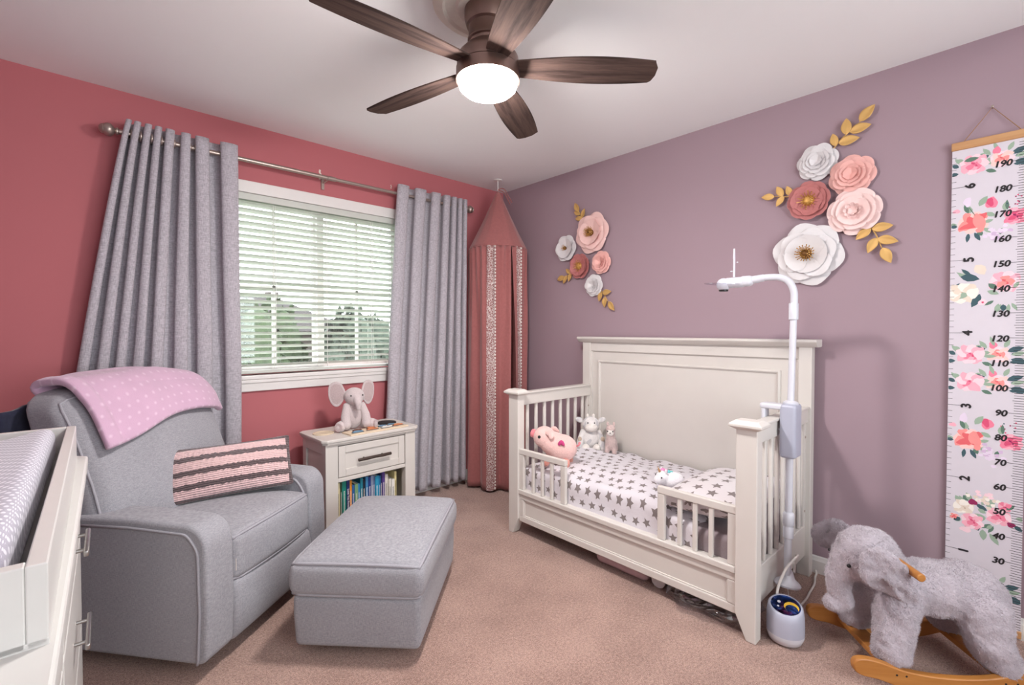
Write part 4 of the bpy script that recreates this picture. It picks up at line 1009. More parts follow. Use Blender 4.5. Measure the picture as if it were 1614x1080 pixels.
# ================================================================== BED CANOPY IN THE CORNER
cnx, cny = -.268, -.238
cn = thing('play_canopy', 'dusty pink hanging canopy with lace bands in the corner', 'canopy', (cnx, cny, 0))
def lace():
    m, t = base('lace', (226, 206, 200), .9)
    vo = t.new('ShaderNodeTexVoronoi', feature='DISTANCE_TO_EDGE'); vo.inputs['Scale'].default_value = 75; t.link(t.coord('UV'), vo.inputs[0])
    n = t.noise(t.coord('UV'), 160, 2)
    f = t.ramp(t.math('ADD', vo.outputs[0], t.math('MULTIPLY', n, .08)), .06, .16)
    t.link(t.mix(f, lin((226, 214, 210)), lin((150, 102, 100))), t.b.inputs['Base Color']); t.bump(vo.outputs[0], -.5, .003)
lace()
ZR = 1.875; RR = .225
def f_cone(u, v):
    a = u * 2 * PI; r_ = .004 + RR * (v ** .93); z = 2.345 + (ZR - 2.345) * v
    k = 1 + (.012 * math.sin(14 * a + 2 * v) + .012 * noise.noise(Vector((math.cos(a) * 3, math.sin(a) * 3, v * 3)))) * (1 - .3 * v)
    return (r_ * k * math.cos(a), r_ * k * math.sin(a), z - .02 * math.sin(PI * v))
b = MB(); b.grid(f_cone, 96, 30); b.build('cone_top', 'canopy_pink', cn, 180, solid=.002)
b = MB(); b.tube([(RR * math.cos(2 * PI * i / 48), RR * math.sin(2 * PI * i / 48), ZR) for i in range(48)], .006, 6, closed=True); b.build('hoop', 'canopy_pink', cn, 180)
def drape(u, v, a0t, a1t, a0b, a1b, off=0, rb=.20):
    a = R((a0t + (a1t - a0t) * u) * (1 - v) + (a0b + (a1b - a0b) * u) * v)
    aa = R(a0t + (a1t - a0t) * u)
    f = .010 * math.sin(26 * aa) * (1 - v) ** 3 + (.008 + .018 * v) * math.sin(7 * aa + 1.3) * min(1, v * 3) + .008 * math.sin(13 * aa + v * 2) * min(1, v * 4)
    r_ = RR + (rb - RR) * v + f + .012 * noise.noise(Vector((aa * 2, v * 3, 7))) * v + off
    return Vector((r_ * math.cos(a), r_ * math.sin(a), ZR - .002 + (.022 - ZR) * v))
P1 = (118, 254, 130, 250); P2 = (258, 400, 274, 392)
for P, rb in ((P1, .235), (P2, .20)):
    b = MB(); b.grid(lambda u, v: drape(u, v, *P, rb=rb), 150, 40); b.build('drape', 'canopy_pink', cn, 180, solid=.002)
def lace_strip(P, u0, u1, rb, w_m):
    b = MB(); b.grid(lambda u, v: drape(u0 + (u1 - u0) * u, v, *P, off=.0035, rb=rb), 14, 60, 0, lambda u, v: (u * w_m, v * 1.85)); s = b.build('lace_band', 'lace', cn, 180)
    b = MB()
    for i in range(75):                 # scalloped picot edge
        v = (i + .5) / 75
        p = drape(u1 + .004 * (1 if u1 > u0 else -1), v, *P, off=.004, rb=rb); b.ell(p, (.0065, .0065, .009), n=6, k=4)
    b.build('lace_edge', 'plush_cream', s, 180)
lace_strip(P1, .655, .775, .235, .07); lace_strip(P2, .05, .14, .20, .06)
b = MB(); b.lathe([(.0001, 0), (.035, 0), (.034, -.006), (.012, -.010), (.0001, -.010)], 28, 0, Matrix.Translation((0, 0, H))); b.cyl((0, 0, H - .008), (0, 0, 2.345), .004, n=8); b.build('ceiling_hook', 'white_trim', cn, 50)
b = MB(); b.tube(smoothpts([(0, 0, 2.355), (.03, -.035, 2.36), (.05, -.06, 2.31), (.08, -.08, 2.25)], 5), .004, 6); b.tube(smoothpts([(0, 0, 2.35), (.04, -.03, 2.33), (.075, -.06, 2.24)], 5), .004, 6); b.build('tie_ribbon', 'canopy_pink', cn, 180)

# ================================================================== WALL FLOWERS
plain('foam_white', (226, 222, 223), .55, var=.015); plain('foam_blush', (243, 204, 198), .6, var=.03); plain('foam_pink', (240, 184, 176), .6, var=.04); plain('foam_rose', (188, 116, 114), .6, var=.04); plain('foam_pale', (248, 218, 214), .6, var=.03)
m, t = base('gold', (206, 160, 88), .42, metal=.55); m, t = base('gold_dark', (120, 84, 44), .45, metal=.5); m, t = base('leaf_gold', (214, 172, 104), .5, metal=.35)
WALLM = Matrix(((0, 0, -1, 0), (-1, 0, 0, 0), (0, 1, 0, 0), (0, 0, 0, 1)))   # local x -> right, y -> up, z -> out of the wall
_pet = {}
def petal_mesh(L, Wd, cup, curl, wav, mat, notch):
    k = (round(L, 4), round(Wd, 4), cup, curl, wav, mat, notch)
    if k in _pet: return _pet[k]
    nu, nv = 9, 10; b = MB()
    def fn(u, v):
        s = 2 * v - 1; t_ = u
        hw = Wd * (.30 + .70 * math.sin(PI / 2 * min(1, t_ / .62)) ** .9)
        x = L * t_ * (1 - .20 * abs(s) ** 2.4 * t_ ** 2) * (1 + wav * math.cos(s * 4.5) * t_ ** 3 - notch * (1 - abs(s)) ** 2 * t_ ** 4)
        y = hw * math.sin(s * PI / 2 * .92) * (1 - .10 * max(0, t_ - .7) / .3)
        z = L * (cup * t_ ** 1.5 - curl * max(0, t_ - .55) ** 1.6 * 1.8) + .16 * Wd * s * s * t_ * (1 - t_) * 4 - .10 * Wd * s * s * t_ ** 3 + wav * L * .35 * math.sin(s * 5) * t_ ** 2
        return (x, y, z)
    b.grid(fn, nu, nv); me = b.mesh('petal', mat); me.polygons.foreach_set('use_smooth', [True] * len(me.polygons)); _pet[k] = me; return me
def flower(y, z, Rf, mat, kind, label, group, rot=0, tilt=(0, 0)):
    fl_ = thing('paper_flower', label, 'wall flower', (0, 0, 0), group=group)
    fl_.matrix_world = Matrix.Translation((-.004, y, z)) @ WALLM @ Matrix.Rotation(R(rot), 4, 'Z')
    b = MB(); b.lathe([(.0001, 0), (Rf * .5, 0), (Rf * .45, .012), (.0001, .014)], 20); b.build('backing', mat, fl_)
    def ring(n, L, Wd, cup, curl, wav, z0, a0, base_r=0, notch=0):
        me = petal_mesh(L, Wd, cup, curl, wav, mat, notch)
        for i in range(n):
            a = 2 * PI * i / n + R(a0) + rnd.uniform(-.08, .08)
            link('petal', me, fl_, Matrix.Rotation(a, 4, 'Z') @ Matrix.Translation((base_r, 0, z0 + .0012 * (i % 2))) @ Matrix.Rotation(rnd.uniform(-.06, .06), 4, 'Y'))
    def stamens(n, rr, hh, mat1, mat2):
        c_ = MB(); zo = .022; c_.ell((0, 0, zo + hh * .3), (rr * .55, rr * .55, hh * .5), n=12, k=8); c_.build('flower_centre', mat2, fl_, 180)
        c_ = MB(); r2 = random.Random(5)
        for i in range(n):
            a = 2 * PI * i / n * 7.3; q = rr * (.35 + .65 * ((i * .618) % 1)); c_.tube([(q * .35 * math.cos(a), q * .35 * math.sin(a), zo + hh * .3), (q * .8 * math.cos(a), q * .8 * math.sin(a), zo + hh * .85), (q * math.cos(a), q * math.sin(a), zo + hh)], [rr * .035, rr * .03, rr * .06], 5)
        s_ = c_.build('stamens', mat1, fl_); s_['kind'] = 'stuff'
    if kind == 'open':
        ring(6, Rf * .98, Rf * .50, .16, .22, .05, .010, 0); ring(6, Rf * .80, Rf * .43, .30, .25, .05, .018, 30); ring(5, Rf * .58, Rf * .40, .34, .02, .03, .026, 10)
        stamens(52, Rf * .30, Rf * .34, 'gold', 'gold_dark')
    elif kind == 'cup':       # deep rose with wavy rim and gold stamens
        ring(8, Rf * 1.0, Rf * .42, .18, .04, .05, .010, 0, 0, .08); ring(7, Rf * .80, Rf * .40, .30, .02, .05, .018, 20, 0, .08); ring(6, Rf * .62, Rf * .38, .22, 0, .03, .024, 5)
        stamens(34, Rf * .48, Rf * .28, 'gold', 'gold')
    elif kind == 'poppy':
        ring(6, Rf * 1.0, Rf * .52, .20, .12, .04, .010, 0); ring(5, Rf * .76, Rf * .50, .34, .05, .03, .020, 30); stamens(26, Rf * .26, Rf * .30, 'gold', 'gold_dark')
    elif kind == 'peony':
        ring(7, Rf * 1.0, Rf * .46, .16, .14, .01, .010, 0); ring(6, Rf * .80, Rf * .44, .27, .04, .01, .020, 25); ring(5, Rf * .60, Rf * .40, .32, 0, .01, .028, 8)
        ring(9, Rf * .32, Rf * .10, .75, -.2, .02, .032, 0); ring(6, Rf * .18, Rf * .08, 1.0, 0, 0, .034, 15)
    else:                     # rose
        ring(7, Rf * 1.0, Rf * .46, .12, .22, .03, .010, 0); ring(7, Rf * .84, Rf * .40, .24, .20, .03, .018, 25); ring(6, Rf * .64, Rf * .34, .38, .14, .02, .026, 8); ring(5, Rf * .45, Rf * .28, .52, .10, .02, .030, 30); ring(4, Rf * .29, Rf * .22, .75, .05, 0, .032, 5)
        c_ = MB(); c_.tube([(Rf * (.02 + .11 * i / 40) * math.cos(i * .5), Rf * (.02 + .11 * i / 40) * math.sin(i * .5), Rf * .34 - Rf * .05 * i / 40) for i in range(41)], Rf * .016, 6); c_.lathe([(Rf * .12, .03), (Rf * .13, Rf * .25), (Rf * .05, Rf * .29), (.0001, Rf * .28)], 14); c_.build('flower_centre', mat, fl_, 180)
    return fl_
GL = 'paper flowers beside the canopy'; GR = 'paper flowers above the bed corner'
flower(-.984, 1.931, .148, 'foam_blush', 'open', 'large blush paper flower with bronze centre, biggest of the smaller wall group', GL, 10)
flower(-.739, 1.852, .098, 'foam_white', 'poppy', 'white open paper flower with gold centre, leftmost in the smaller wall group', GL, 0)
flower(-.875, 1.704, .096, 'foam_rose', 'cup', 'deep rose paper flower with gold stamens in the smaller wall group', GL, 20)
flower(-1.063, 1.712, .082, 'foam_pink', 'rose', 'small pink paper rose in the smaller wall group', GL, 0)
flower(-.997, 1.555, .080, 'foam_white', 'rose', 'small white paper rose, lowest of the smaller wall group', GL, 0)
flower(-2.38, 2.072, .090, 'foam_white', 'rose', 'white paper rose at the top of the larger wall group', GR, 15)
flower(-2.523, 1.974, .095, 'foam_pink', 'rose', 'salmon pink paper rose with spiral centre in the larger wall group', GR, 40)
flower(-2.346, 1.885, .100, 'foam_rose', 'cup', 'deep rose paper flower with gold stamens in the larger wall group', GR, 5)
flower(-2.535, 1.796, .110, 'foam_pale', 'peony', 'pale pink paper peony with round petals in the larger wall group', GR, 12)
flower(-2.341, 1.615, .158, 'foam_white', 'open', 'large white paper flower with bronze centre above the monitor', GR, -15)
def sprig(y, z, ang_, L, leaves, label, group):
    """stem from (y,z) running at ang_ (0 = right, 90 = up); leaves: (t, side angle, length)"""
    s_ = thing('gold_leaf_sprig', label, 'leaf sprig', (0, 0, 0), group=group)
    s_.matrix_world = Matrix.Translation((-.008, y, z)) @ WALLM @ Matrix.Rotation(R(ang_), 4, 'Z')
    b = MB(); b.tube(smoothpts([(0, 0, .003), (L * .4, L * .03, .008), (L * .8, 0, .012), (L, -L * .02, .014)], 4), [.003] * 6 + [.0022] * 7, 6); b.build('stem', 'leaf_gold', s_, 180)
    for (tt, sa, ll) in leaves:
        lf = MB(); wd = ll * .27
        def fn(u, v):
            q = 2 * v - 1; h_ = wd * math.sin(PI * u ** .8) ** .85 if 0 < u < 1 else 0
            return (ll * u, h_ * q, .10 * ll * math.sin(PI * u) - .25 * wd * (1 - abs(q)) * math.sin(PI * u))
        lf.grid(fn, 10, 6); lf.build('leaf', 'leaf_gold', s_, 180, solid=.0012, M=Matrix.Translation((L * tt, 0, .008 + .006 * tt)) @ Matrix.Rotation(R(sa), 4, 'Z'))
sprig(-.90, 2.035, 118, .08, [(.25, 55, .065), (.30, -50, .07), (.7, 35, .065), (1, 0, .08)], 'gold leaf sprig above the large blush flower', 'gold leaf sprigs')
sprig(-.80, 1.665, 200, .08, [(.2, 50, .065), (.25, -60, .06), (.7, 40, .07), (1, -5, .075)], 'gold leaf sprig left of the deep rose flower in the smaller wall group', 'gold leaf sprigs')
sprig(-1.05, 1.52, -48, .12, [(.2, -60, .07), (.3, 55, .075), (.6, -45, .075), (1, -5, .08)], 'gold leaf sprig below the small white rose', 'gold leaf sprigs')
sprig(-2.44, 2.115, 42, .15, [(.15, 60, .065), (.25, -40, .085), (.55, 50, .08), (.65, -35, .085), (1, 5, .085)], 'gold leaf sprig rising from the top white rose', 'gold leaf sprigs')
sprig(-2.285, 1.925, 172, .10, [(.1, 75, .055), (.2, -60, .06), (.55, 60, .06), (.6, -55, .065), (1, 0, .065)], 'gold leaf sprig left of the deep rose flower in the larger wall group', 'gold leaf sprigs')
sprig(-2.595, 1.72, -66, .12, [(.1, -75, .075), (.15, 70, .08), (.55, -50, .075), (.6, 50, .08), (1, 0, .08)], 'gold leaf sprig below the pale pink peony', 'gold leaf sprigs')

# ================================================================== GROWTH CHART
gc = thing('growth_chart', 'floral canvas growth chart hanging on the mauve wall', 'growth chart', (-.018, -2.985, 0))
plain('canvas', (216, 208, 216), .8, var=.01); plain('ink', (36, 30, 34), .7); plain('string', (170, 130, 100), .9)
gy0, gy1 = .111, -.111      # local y of left / right edge
bx('canvas_sheet', 'canvas', gc, -.0008, .0008, gy1, gy0, .025, 1.992, None)
bx('top_bar', 'bar_wood', gc, -.007, .009, gy1 - .003, gy0 + .003, 1.985, 2.018); bx('bottom_bar', 'bar_wood', gc, -.007, .003, gy1 - .003, gy0 + .003, .006, .036)
b = MB(); b.tube([(0, .078, 2.016), (.008, -.005, 2.135), (0, -.088, 2.016)], .0018, 6); b.build('hanging_string', 'string', gc, 60)
b = MB(); b.cyl((.018, -.005, 2.133), (-.002, -.005, 2.136), .0025, n=8); b.ell((-.003, -.005, 2.136), (.002, .005, .005), n=10, k=6); b.build('nail', 'rod_metal', gc)
TX = Matrix(((0, 0, -1, 0), (-1, 0, 0, 0), (0, 1, 0, 0), (0, 0, 0, 1)))
def put_text(s_, y, z, size, rot=0, shear=0, bold=.0013):
    me = text_mesh(s_, size, shear, .0002, 0); b = MB(); w_ = bold
    for (dx, dy, dz) in ((w_, 0, 0), (-w_, 0, .00002), (0, w_, .00004), (0, -w_, .00006)):      # heavy strokes
        b.add([v.co + Vector((dx, dy, dz)) for v in me.vertices], [tuple(f.vertices) for f in me.polygons])
    bpy.data.meshes.remove(me)
    b.build('number', 'ink', gc, M=Matrix.Translation((-.0022, y, z)) @ TX @ Matrix.Rotation(R(rot), 4, 'Z'))
for c_ in range(10, 200, 10):
    put_text('%d' % c_, -.037 if c_ >= 100 else -.045, c_ / 100 - .004, .034, 0, .18)
for k_ in range(1, 7): put_text('%d' % k_, .054, k_ * .3048, .042, 90, 0, .0018)
b = MB()
for c_ in range(2, 198):
    L = .046 if c_ % 10 == 0 else (.030 if c_ % 5 else .034); b.box(-.0013, -.0010, gy1, gy1 + L, c_ / 100 - .0009, c_ / 100 + .0009)
o = b.build('centimetre_ticks', 'ink', gc); o['kind'] = 'stuff'
b = MB()
for i in range(2, 78):
    z = i * .0254; L = .040 if i % 12 == 0 else .014; b.box(-.0013, -.0010, gy0 - L, gy0, z - .0007, z + .0007)
o = b.build('inch_ticks', 'ink', gc); o['kind'] = 'stuff'
# floral print: layered flat petals
PC = dict(p1=(250, 214, 222), p2=(246, 176, 192), p3=(238, 130, 156), p4=(220, 82, 120), c1=(252, 206, 200), c2=(244, 150, 146), c3=(232, 104, 110), w1=(246, 238, 228), w2=(232, 216, 200), w3=(206, 178, 156), g1=(156, 176, 156), g2=(96, 124, 108), g3=(66, 92, 100), m1=(150, 40, 90), h1=(230, 214, 232), h2=(212, 184, 214))
for k_, c_ in PC.items(): plain('print_' + k_, c_, .85, var=.03)
order = list(PC.keys())
fp_ = MB(); layer = [0]; rp = random.Random(11)
def blobpoly(y, z, ry_, rz_, rot, mat, wob=.12, n=14, seed=0):
    layer[0] += 1; x = -.0009 - (layer[0] % 60) * .0000045
    r2 = random.Random(seed + layer[0]); ph = r2.uniform(0, 6)
    pts = []
    for i in range(n):
        a = 2 * PI * i / n; k_ = 1 + wob * math.sin(3 * a + ph) + wob * .5 * math.sin(5 * a + 2 * ph)
        p, q = ry_ * k_ * math.cos(a), rz_ * k_ * math.sin(a)
        yy = max(gy1 + .001, min(gy0 - .001, y - (p * math.cos(rot) - q * math.sin(rot)))); pts.append((x, yy, z + p * math.sin(rot) + q * math.cos(rot)))
    fp_.add(pts, [tuple(range(n))], order.index(mat))
def leafpoly(y, z, L, wd, rot, mat):
    layer[0] += 1; x = -.0009 - (layer[0] % 60) * .0000045; pts = []
    for (u, s_) in ((0, 0), (.2, .7), (.45, 1), (.75, .7), (1, 0), (.75, -.6), (.45, -.9), (.2, -.6)):
        p, q = L * u, wd * s_; yy = max(gy1 + .001, min(gy0 - .001, y - (p * math.cos(rot) - q * math.sin(rot)))); pts.append((x, yy, z + p * math.sin(rot) + q * math.cos(rot)))
    fp_.add(pts, [tuple(range(8))], order.index(mat))
def prose(y, z, r_, pal, seed):
    r2 = random.Random(seed)
    for i in range(8): a = i * PI / 4 + r2.random() * .4; blobpoly(y + r_ * .62 * math.cos(a), z + r_ * .55 * math.sin(a), r_ * .48, r_ * .40, a + 1.4, pal[i % 2], .15, 12, seed)
    for i in range(6): a = i * PI / 3 + r2.random(); blobpoly(y + r_ * .33 * math.cos(a), z + r_ * .3 * math.sin(a), r_ * .34, r_ * .26, a + 1.2, pal[1 + i % 2], .15, 10, seed)
    for i in range(5): a = i * 1.3; blobpoly(y + r_ * .14 * math.cos(a), z + r_ * .13 * math.sin(a), r_ * .2, r_ * .10, a + 1.5, pal[2 + i % 2 if len(pal) > 3 else 2], .1, 8, seed)
def sprays(y, z, n, rad, seed):
    r2 = random.Random(seed)
    for i in range(n):
        a = r2.uniform(0, 2 * PI); leafpoly(y + rad * .6 * math.cos(a), z + rad * .6 * math.sin(a), r2.uniform(.022, .042), r2.uniform(.006, .011), PI - a + r2.uniform(-.4, .4), r2.choice(['g1', 'g1', 'g2', 'g3']))
PK = ['p1', 'p2', 'p3', 'p4']; CO = ['c1', 'c2', 'c3', 'c3']; WH = ['w1', 'w2', 'w2', 'w3']; MG = ['p2', 'p3', 'p4', 'm1']
def cluster_a(z):   # coral + magenta + hydrangea (170 / 80)
    sprays(.05, z - .02, 9, .07, 3); sprays(-.05, z - .02, 6, .06, 4)
    for i in range(26): blobpoly(-.015 + rp.gauss(0, .017), z - .075 + rp.gauss(0, .018), .008, .007, 0, rp.choice(['h1', 'h2', 'h1']), .2, 7)
    prose(-.075, z - .012, .034, MG, 2); prose(.045, z - .02, .046, CO, 1); blobpoly(.030, z - .005, .03, .014, .5, 'c3'); blobpoly(.05, z - .03, .036, .012, .25, 'c3'); blobpoly(.028, z - .015, .018, .03, .3, 'c2')
    blobpoly(-.008, z + .052, .018, .022, 0, 'p3'); blobpoly(-.004, z + .056, .010, .018, .2, 'p4'); leafpoly(.028, z + .045, .045, .012, 1.0, 'g1'); blobpoly(.062, z + .068, .012, .02, 0, 'h1'); leafpoly(.06, z + .05, .05, .002, -1.1, 'g2'); blobpoly(.095, z + .035, .012, .008, 0, 'p2')
    for i in range(9): blobpoly(rp.uniform(-.09, -.04), z + rp.uniform(.02, .07), .003, .003, 0, rp.choice(['m1', 'g3', 'p4']), 0, 6)
def cluster_b(z):   # pink rose right + white rose left (140)
    sprays(.03, z + .02, 8, .07, 5); sprays(-.05, z - .03, 8, .06, 6); leafpoly(.08, z + .055, .06, .017, -.25, 'g3'); leafpoly(.035, z + .10, .05, .02, -1.0, 'w2')
    prose(.07, z - .015, .046, WH, 4); prose(-.05, z + .025, .044, ['p1', 'p2', 'c2', 'c3'], 5); leafpoly(.02, z - .02, .06, .014, -2.0, 'g3'); blobpoly(.012, z - .055, .014, .012, 0, 'p1'); blobpoly(.012, z - .055, .004, .004, 0, 'p4')
def cluster_c(z):   # two pink roses (110 / 190)
    sprays(.05, z, 9, .07, 7); sprays(-.03, z + .01, 8, .07, 8); leafpoly(-.06, z + .03, .05, .012, .4, 'g3'); leafpoly(-.07, z, .05, .014, -.3, 'g3')
    prose(.045, z + .015, .042, PK, 6); prose(-.035, z + .018, .034, ['p1', 'c1', 'c2', 'c3'], 7)
    blobpoly(-.02, z + .055, .012, .014, 0, 'p3'); leafpoly(.075, z + .035, .045, .010, .1, 'g2')
def cluster_d(z):   # mixed bouquet (45)
    sprays(.03, z, 12, .08, 9); sprays(-.05, z, 12, .07, 10)
    for i in range(22): blobpoly(-.005 + rp.gauss(0, .02), z + .065 + rp.gauss(0, .014), .008, .007, 0, rp.choice(['w1', 'w2', 'p1']), .2, 7)
    prose(.058, z + .018, .032, WH, 8); prose(-.045, z + .005, .036, PK, 9); prose(.03, z - .035, .034, PK, 10); blobpoly(.03, z + .045, .014, .012, 0, 'm1'); blobpoly(-.08, z - .018, .012, .010, 0, 'm1'); prose(-.062, z + .05, .020, MG, 11); prose(.085, z - .03, .014, ['c1', 'c2', 'c3', 'c3'], 12)
    leafpoly(-.02, z - .07, .05, .010, -1.0, 'g1'); leafpoly(.0, z - .06, .045, .012, -1.5, 'g1'); blobpoly(.05, z - .075, .018, .012, 0, 'p1')
for z, fn_ in ((1.90, cluster_c), (1.695, cluster_a), (1.40, cluster_b), (1.115, cluster_c), (1.00, cluster_c), (.795, cluster_a), (.47, cluster_d), (.16, cluster_c)): fn_(z)
fo = fp_.mesh('floral_print', ['print_' + k_ for k_ in order]); o = link('floral_print', fo, gc); o['kind'] = 'stuff'

# ================================================================== ROCKING ELEPHANT
plushmat('elephant_fur', (188, 178, 186), var=.16, bump=.9, sc=110)
EO = Vector((-.484, -2.827, 0)); EA = math.atan2(.764, -.645)
re_ = thing('rocking_elephant', 'grey plush rocking elephant on wooden rockers below the growth chart', 'rocking toy', tuple(EO), EA)
b = MB()
b.ell((-.06, 0, .285), (.19, .105, .095)); b.ell((-.16, 0, .275), (.125, .115, .105)); b.ell((.06, 0, .285), (.12, .105, .10)); b.ell((.10, 0, .33), (.09, .085, .09))
b.ell((.165, 0, .400), (.105, .092, .095)); b.ell((.20, 0, .375), (.085, .08, .08))
chain(b, [(.235, 0, .36), (.262, 0, .31), (.262, 0, .255), (.245, .0, .215), (.262, .0, .198), (.285, 0, .205)], [.058, .044, .037, .034, .032, .030])
for s in (-1, 1):
    chain(b, [(.105, s * .065, .26), (.13, s * .095, .16), (.145, s * .105, .105)], [.075, .062, .060])
    chain(b, [(-.17, s * .065, .24), (-.165, s * .10, .155), (-.195, s * .115, .10)], [.085, .066, .060])
def efur(co, no):
    return co + no * (.0035 * noise.noise(co * 60) + .006 * noise.noise(co * 22)) if co.z > .0 else co
bd = blob('body', b, 'elephant_fur', re_, .007, 5, disp=efur)
for v in bd.data.vertices:
    if v.co.z < .078: v.co.z = .078
def fur(host, n, L, seed):
    """short pile grown on a part"""
    r2 = random.Random(seed); me = host.data; fs = me.polygons; acc = []; tot = 0
    for f in fs: tot += f.area; acc.append(tot)
    import bisect
    vs = []; ff = []; vco = [v.co for v in me.vertices]; vno = [v.normal for v in me.vertices]
    for i in range(n):
        f = fs[bisect.bisect(acc, r2.random() * tot) if True else 0] if tot else fs[0]
        c = f.center + (vco[f.vertices[0]] - f.center) * r2.uniform(-.8, .8) + (vco[f.vertices[1]] - f.center) * r2.uniform(-.8, .8)
        nn = f.normal; k_ = noise.noise_vector(c * 14) + Vector((-.6, 0, -.7))
        t_ = (k_ - nn * k_.dot(nn)); d = (nn * .75 + t_ * .75 + Vector((r2.gauss(0, .25), r2.gauss(0, .25), r2.gauss(0, .25)))).normalized() * L * r2.uniform(.6, 1.2)
        s_ = d.cross(nn if abs(nn.dot(d)) < .95 * d.length else Vector((0, 0, 1))).normalized() * .0011
        o_ = len(vs); b0 = c - nn * .001; vs += [b0 - s_, b0 + s_, b0 + d]; ff.append((o_, o_ + 1, o_ + 2))
    m_ = bpy.data.meshes.new('fur'); m_.from_pydata([tuple(v) for v in vs], [], ff); m_.materials.append(MATS['elephant_fur']); o = link('fur', m_, host); o['kind'] = 'stuff'
# ears
def ear(name, M, outl, th_):
    pts = smoothpts([(x, y, 0) for x, y in outl] + [(outl[0][0], outl[0][1], 0)], 5)[:-1]; cxy = sum((p for p in pts), Vector()) / len(pts)
    b = MB(); rings = [(1.0, 0), (.97, .55), (.85, .9), (.6, 1.0), (.3, 1.0)]; n = len(pts); vs = []
    for sgn in (1, -1):
        for k_, h_ in rings: vs += [Vector((cxy.x + (p.x - cxy.x) * k_, cxy.y + (p.y - cxy.y) * k_, sgn * h_ * th_ + .010 * math.sin(k_ * 3 + (p.x + p.y) * 25))) for p in pts]
    fs = []
    m_ = len(rings)
    for q in range(2):
        for r_ in range(m_ - 1):
            for i in range(n):
                f = (q * m_ * n + r_ * n + i, q * m_ * n + r_ * n + (i + 1) % n, q * m_ * n + (r_ + 1) * n + (i + 1) % n, q * m_ * n + (r_ + 1) * n + i)
                fs.append(f if q == 0 else f[::-1])
        cap = tuple(q * m_ * n + (m_ - 1) * n + i for i in range(n)); fs.append(cap if q == 0 else cap[::-1])
    for i in range(n): fs.append((m_ * n + i, m_ * n + (i + 1) % n, (i + 1) % n, i))
    o_ = b.add(vs, fs); b.xf(o_, M); e_ = blob(name, b, 'elephant_fur', re_, .006, 3, disp=efur); fur(e_, 7000, .0065, 5); return e_
fur(bd, 42000, .0075, 4)
LOCX = Matrix(((1, 0, 0, 0), (0, 0, 1, 0), (0, 1, 0, 0), (0, 0, 0, 1)))
# near ear (elephant's left, +y): hangs back over the shoulder
ear('ear', Matrix.Translation((.215, .136, .437)) @ Matrix.Rotation(R(-16), 4, 'X') @ Matrix.Rotation(R(-8), 4, 'Z') @ LOCX, [(.045, .0), (.03, .03), (-.03, .04), (-.085, .0), (-.12, -.07), (-.145, -.14), (-.125, -.17), (-.07, -.145), (0, -.12), (.045, -.06)], .014)
# far ear: sticks out sideways and forward
ear('ear', Matrix.Translation((.185, -.085, .445)) @ Matrix.Rotation(R(-48), 4, 'Z') @ Matrix.Rotation(R(12), 4, 'Y') @ LOCX, [(-.01, .02), (.05, .035), (.11, .015), (.145, -.03), (.13, -.07), (.08, -.075), (.03, -.06), (0, -.03)], .014)
b = MB(); b.cyl((.105, -.185, .405), (.105, .185, .405), .0135, n=18); b.build('handle', 'rocker_wood', re_, bevel=.003, smooth=50)
for s in (-1, 1): eye(re_, (.262, s * .062, .375), .007)
b = MB(); b.grid(lambda u, v: (.155 - .03 * v + .012 * math.sin(v * 6), .085 + .022 * u + .01 * v, .262 - .07 * v), 4, 8); b.grid(lambda u, v: (.155 + .02 * v, .090 + .02 * u, .262 - .05 * v), 4, 8); b.build('ribbon', 'plush_cream', re_, 180, solid=.002)
b = MB(); b.tube(smoothpts([(-.28, 0, .30), (-.305, 0, .26), (-.30, 0, .20)], 4), [.012] * 9, 8); b.build('tail', 'elephant_fur', re_, 180)
def rocker(s):
    top = [(.300, .085), (.292, .100), (.268, .106), (.235, .103), (.20, .094), (.15, .078), (.08, .066), (0, .062), (-.08, .066), (-.15, .078), (-.20, .094), (-.26, .118), (-.32, .138), (-.36, .140), (-.372, .125)]
    bot = [(-.365, .100), (-.33, .085), (-.26, .055), (-.20, .035), (-.12, .010), (-.05, .0015), (0, .0), (.05, .0015), (.12, .010), (.17, .022), (.22, .038), (.27, .047), (.295, .062)]
    pts = smoothpts([(x, z, 0) for x, z in top + bot] + [(top[0][0], top[0][1], 0)], 3)[:-1]
    b = MB(); b.prism([(p.x, p.y) for p in pts], s * .155 - .0125, s * .155 + .0125, 0, LOCX); r_ = b.build('rocker', 'rocker_wood', re_, bevel=.004, smooth=40)
    b = MB()
    for xx in (.165, .135, -.165, -.20): b.cyl((xx, s * .155 + s * .0122, .050 + abs(xx) * .06), (xx, s * .155 + s * .0132, .050 + abs(xx) * .06), .0035, n=8)
    b.build('screw', 'dark_slot', r_)
rocker(1); rocker(-1)
for xx in (.16, -.19):
    b = MB(); b.box(xx - .03, xx + .03, -.143, .143, .056, .076); b.build('crossbar', 'rocker_wood', re_, bevel=.003)

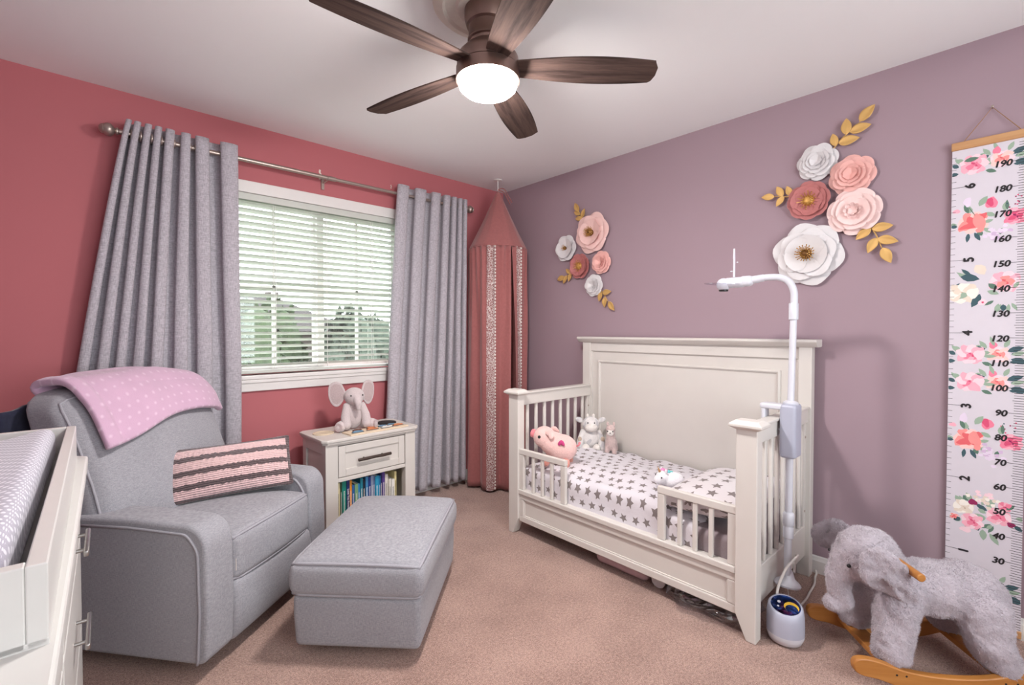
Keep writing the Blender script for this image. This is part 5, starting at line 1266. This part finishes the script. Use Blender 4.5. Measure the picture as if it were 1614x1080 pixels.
# ================================================================== DRESSER WITH CHANGING TRAY
ds = thing('dresser', 'white wide dresser in the left foreground', 'dresser', (-3.021, -1.87, 0), R(-1.9))
D0 = Vector((-3.0, -1.87, 0))
def db(name, x0, x1, y0, y1, z0, z1, parent=None, bevel=.003, mat='white_dresser'): return bx(name, mat, parent or ds, x0 - D0.x, x1 - D0.x, y0 - D0.y, y1 - D0.y, z0, z1, bevel)
yF, yN = -1.12, -2.64
b = MB(); b.prism([(x - D0.x, y - D0.y) for x, y in [(-3.31, yN), (-2.725 - .03, yN), (-2.725, yN + .03), (-2.725, yF - .03), (-2.725 - .03, yF), (-3.31, yF)]], .822, .85); b.build('dresser_top', 'white_dresser', ds, bevel=.005)
db('body', -3.30, -2.76, yN + .02, yF - .02, .06, .822)
for (x, y) in ((-3.27, yF - .05), (-3.27, yN + .05), (-2.79, yF - .05), (-2.79, yN + .05)): db('leg', x - .025, x + .025, y - .025, y + .025, 0, .065)
zs = [.80, .62, .36, .09]
for r_ in range(3):
    for c_ in range(2):
        ya = yF - .035 - c_ * .735; yb_ = ya - .71
        d_ = db('drawer', -2.78, -2.745, yb_, ya, zs[r_ + 1] + .006, zs[r_] - .006)
        for fy_ in ((.28, .72) if True else (.5,)):
            pass
        ym = (ya + yb_) / 2; zm = (zs[r_] + zs[r_ + 1]) / 2
        b = MB(); xh = -2.720 - D0.x
        b.soft((xh, ym - D0.y, zm), (.005, .085, .007), .0035, 1, 2)
        for q in (-.055, .055): b.cyl((-2.746 - D0.x, ym + q - D0.y, zm), (xh, ym + q - D0.y, zm), .0045, n=8)
        b.build('handle', 'brushed_nickel', d_, 50)
ty = thing('changing_tray', 'white wooden changing tray on top of the dresser', 'changing tray', (-2.990, -1.728, .85), R(-1.15))
T0 = Vector((-2.98, -1.72, .85)); tx0, tx1, ty0, ty1 = -3.24, -2.748, -2.262, -1.178
b = MB(); b.box(tx0 - T0.x, tx1 - T0.x, ty0 - T0.y, ty1 - T0.y, 0, .008); b.build('tray_floor', 'white_dresser', ty)
for (x0, x1, y0, y1) in ((tx0, tx0 + .02, ty0, ty1), (tx1 - .02, tx1, ty0, ty1), (tx0 + .02, tx1 - .02, ty0, ty0 + .02), (tx0 + .02, tx1 - .02, ty1 - .02, ty1)): bx('tray_side', 'white_dresser', ty, x0 - T0.x, x1 - T0.x, y0 - T0.y, y1 - T0.y, .0, .10, .002)
dot_cloth('pad_cover', (174, 168, 182), (224, 220, 228), 62, .28, .06)
def f_pad(p):
    p = Vector(p); k_ = min(1, abs(p.x / .205)); 
    if p.z > 0: p.z += .034 * k_ ** 2.2 - .012
    if p.z > 0 and abs(p.y) > .42: p.z -= .03 * ((abs(p.y) - .42) / .09) ** 2
    return p
b = MB(); b.soft((0, 0, .048), (.214, .505, .045), .03, 14, 3, f_pad)
o = b.build('changing_pad', 'pad_cover', None, 180, M=Matrix.Translation((-3.013, -1.728, .859)) @ Matrix.Rotation(R(-1.15), 4, 'Z')); tag(o, 'lilac dotted contoured changing pad inside the tray', 'changing pad')
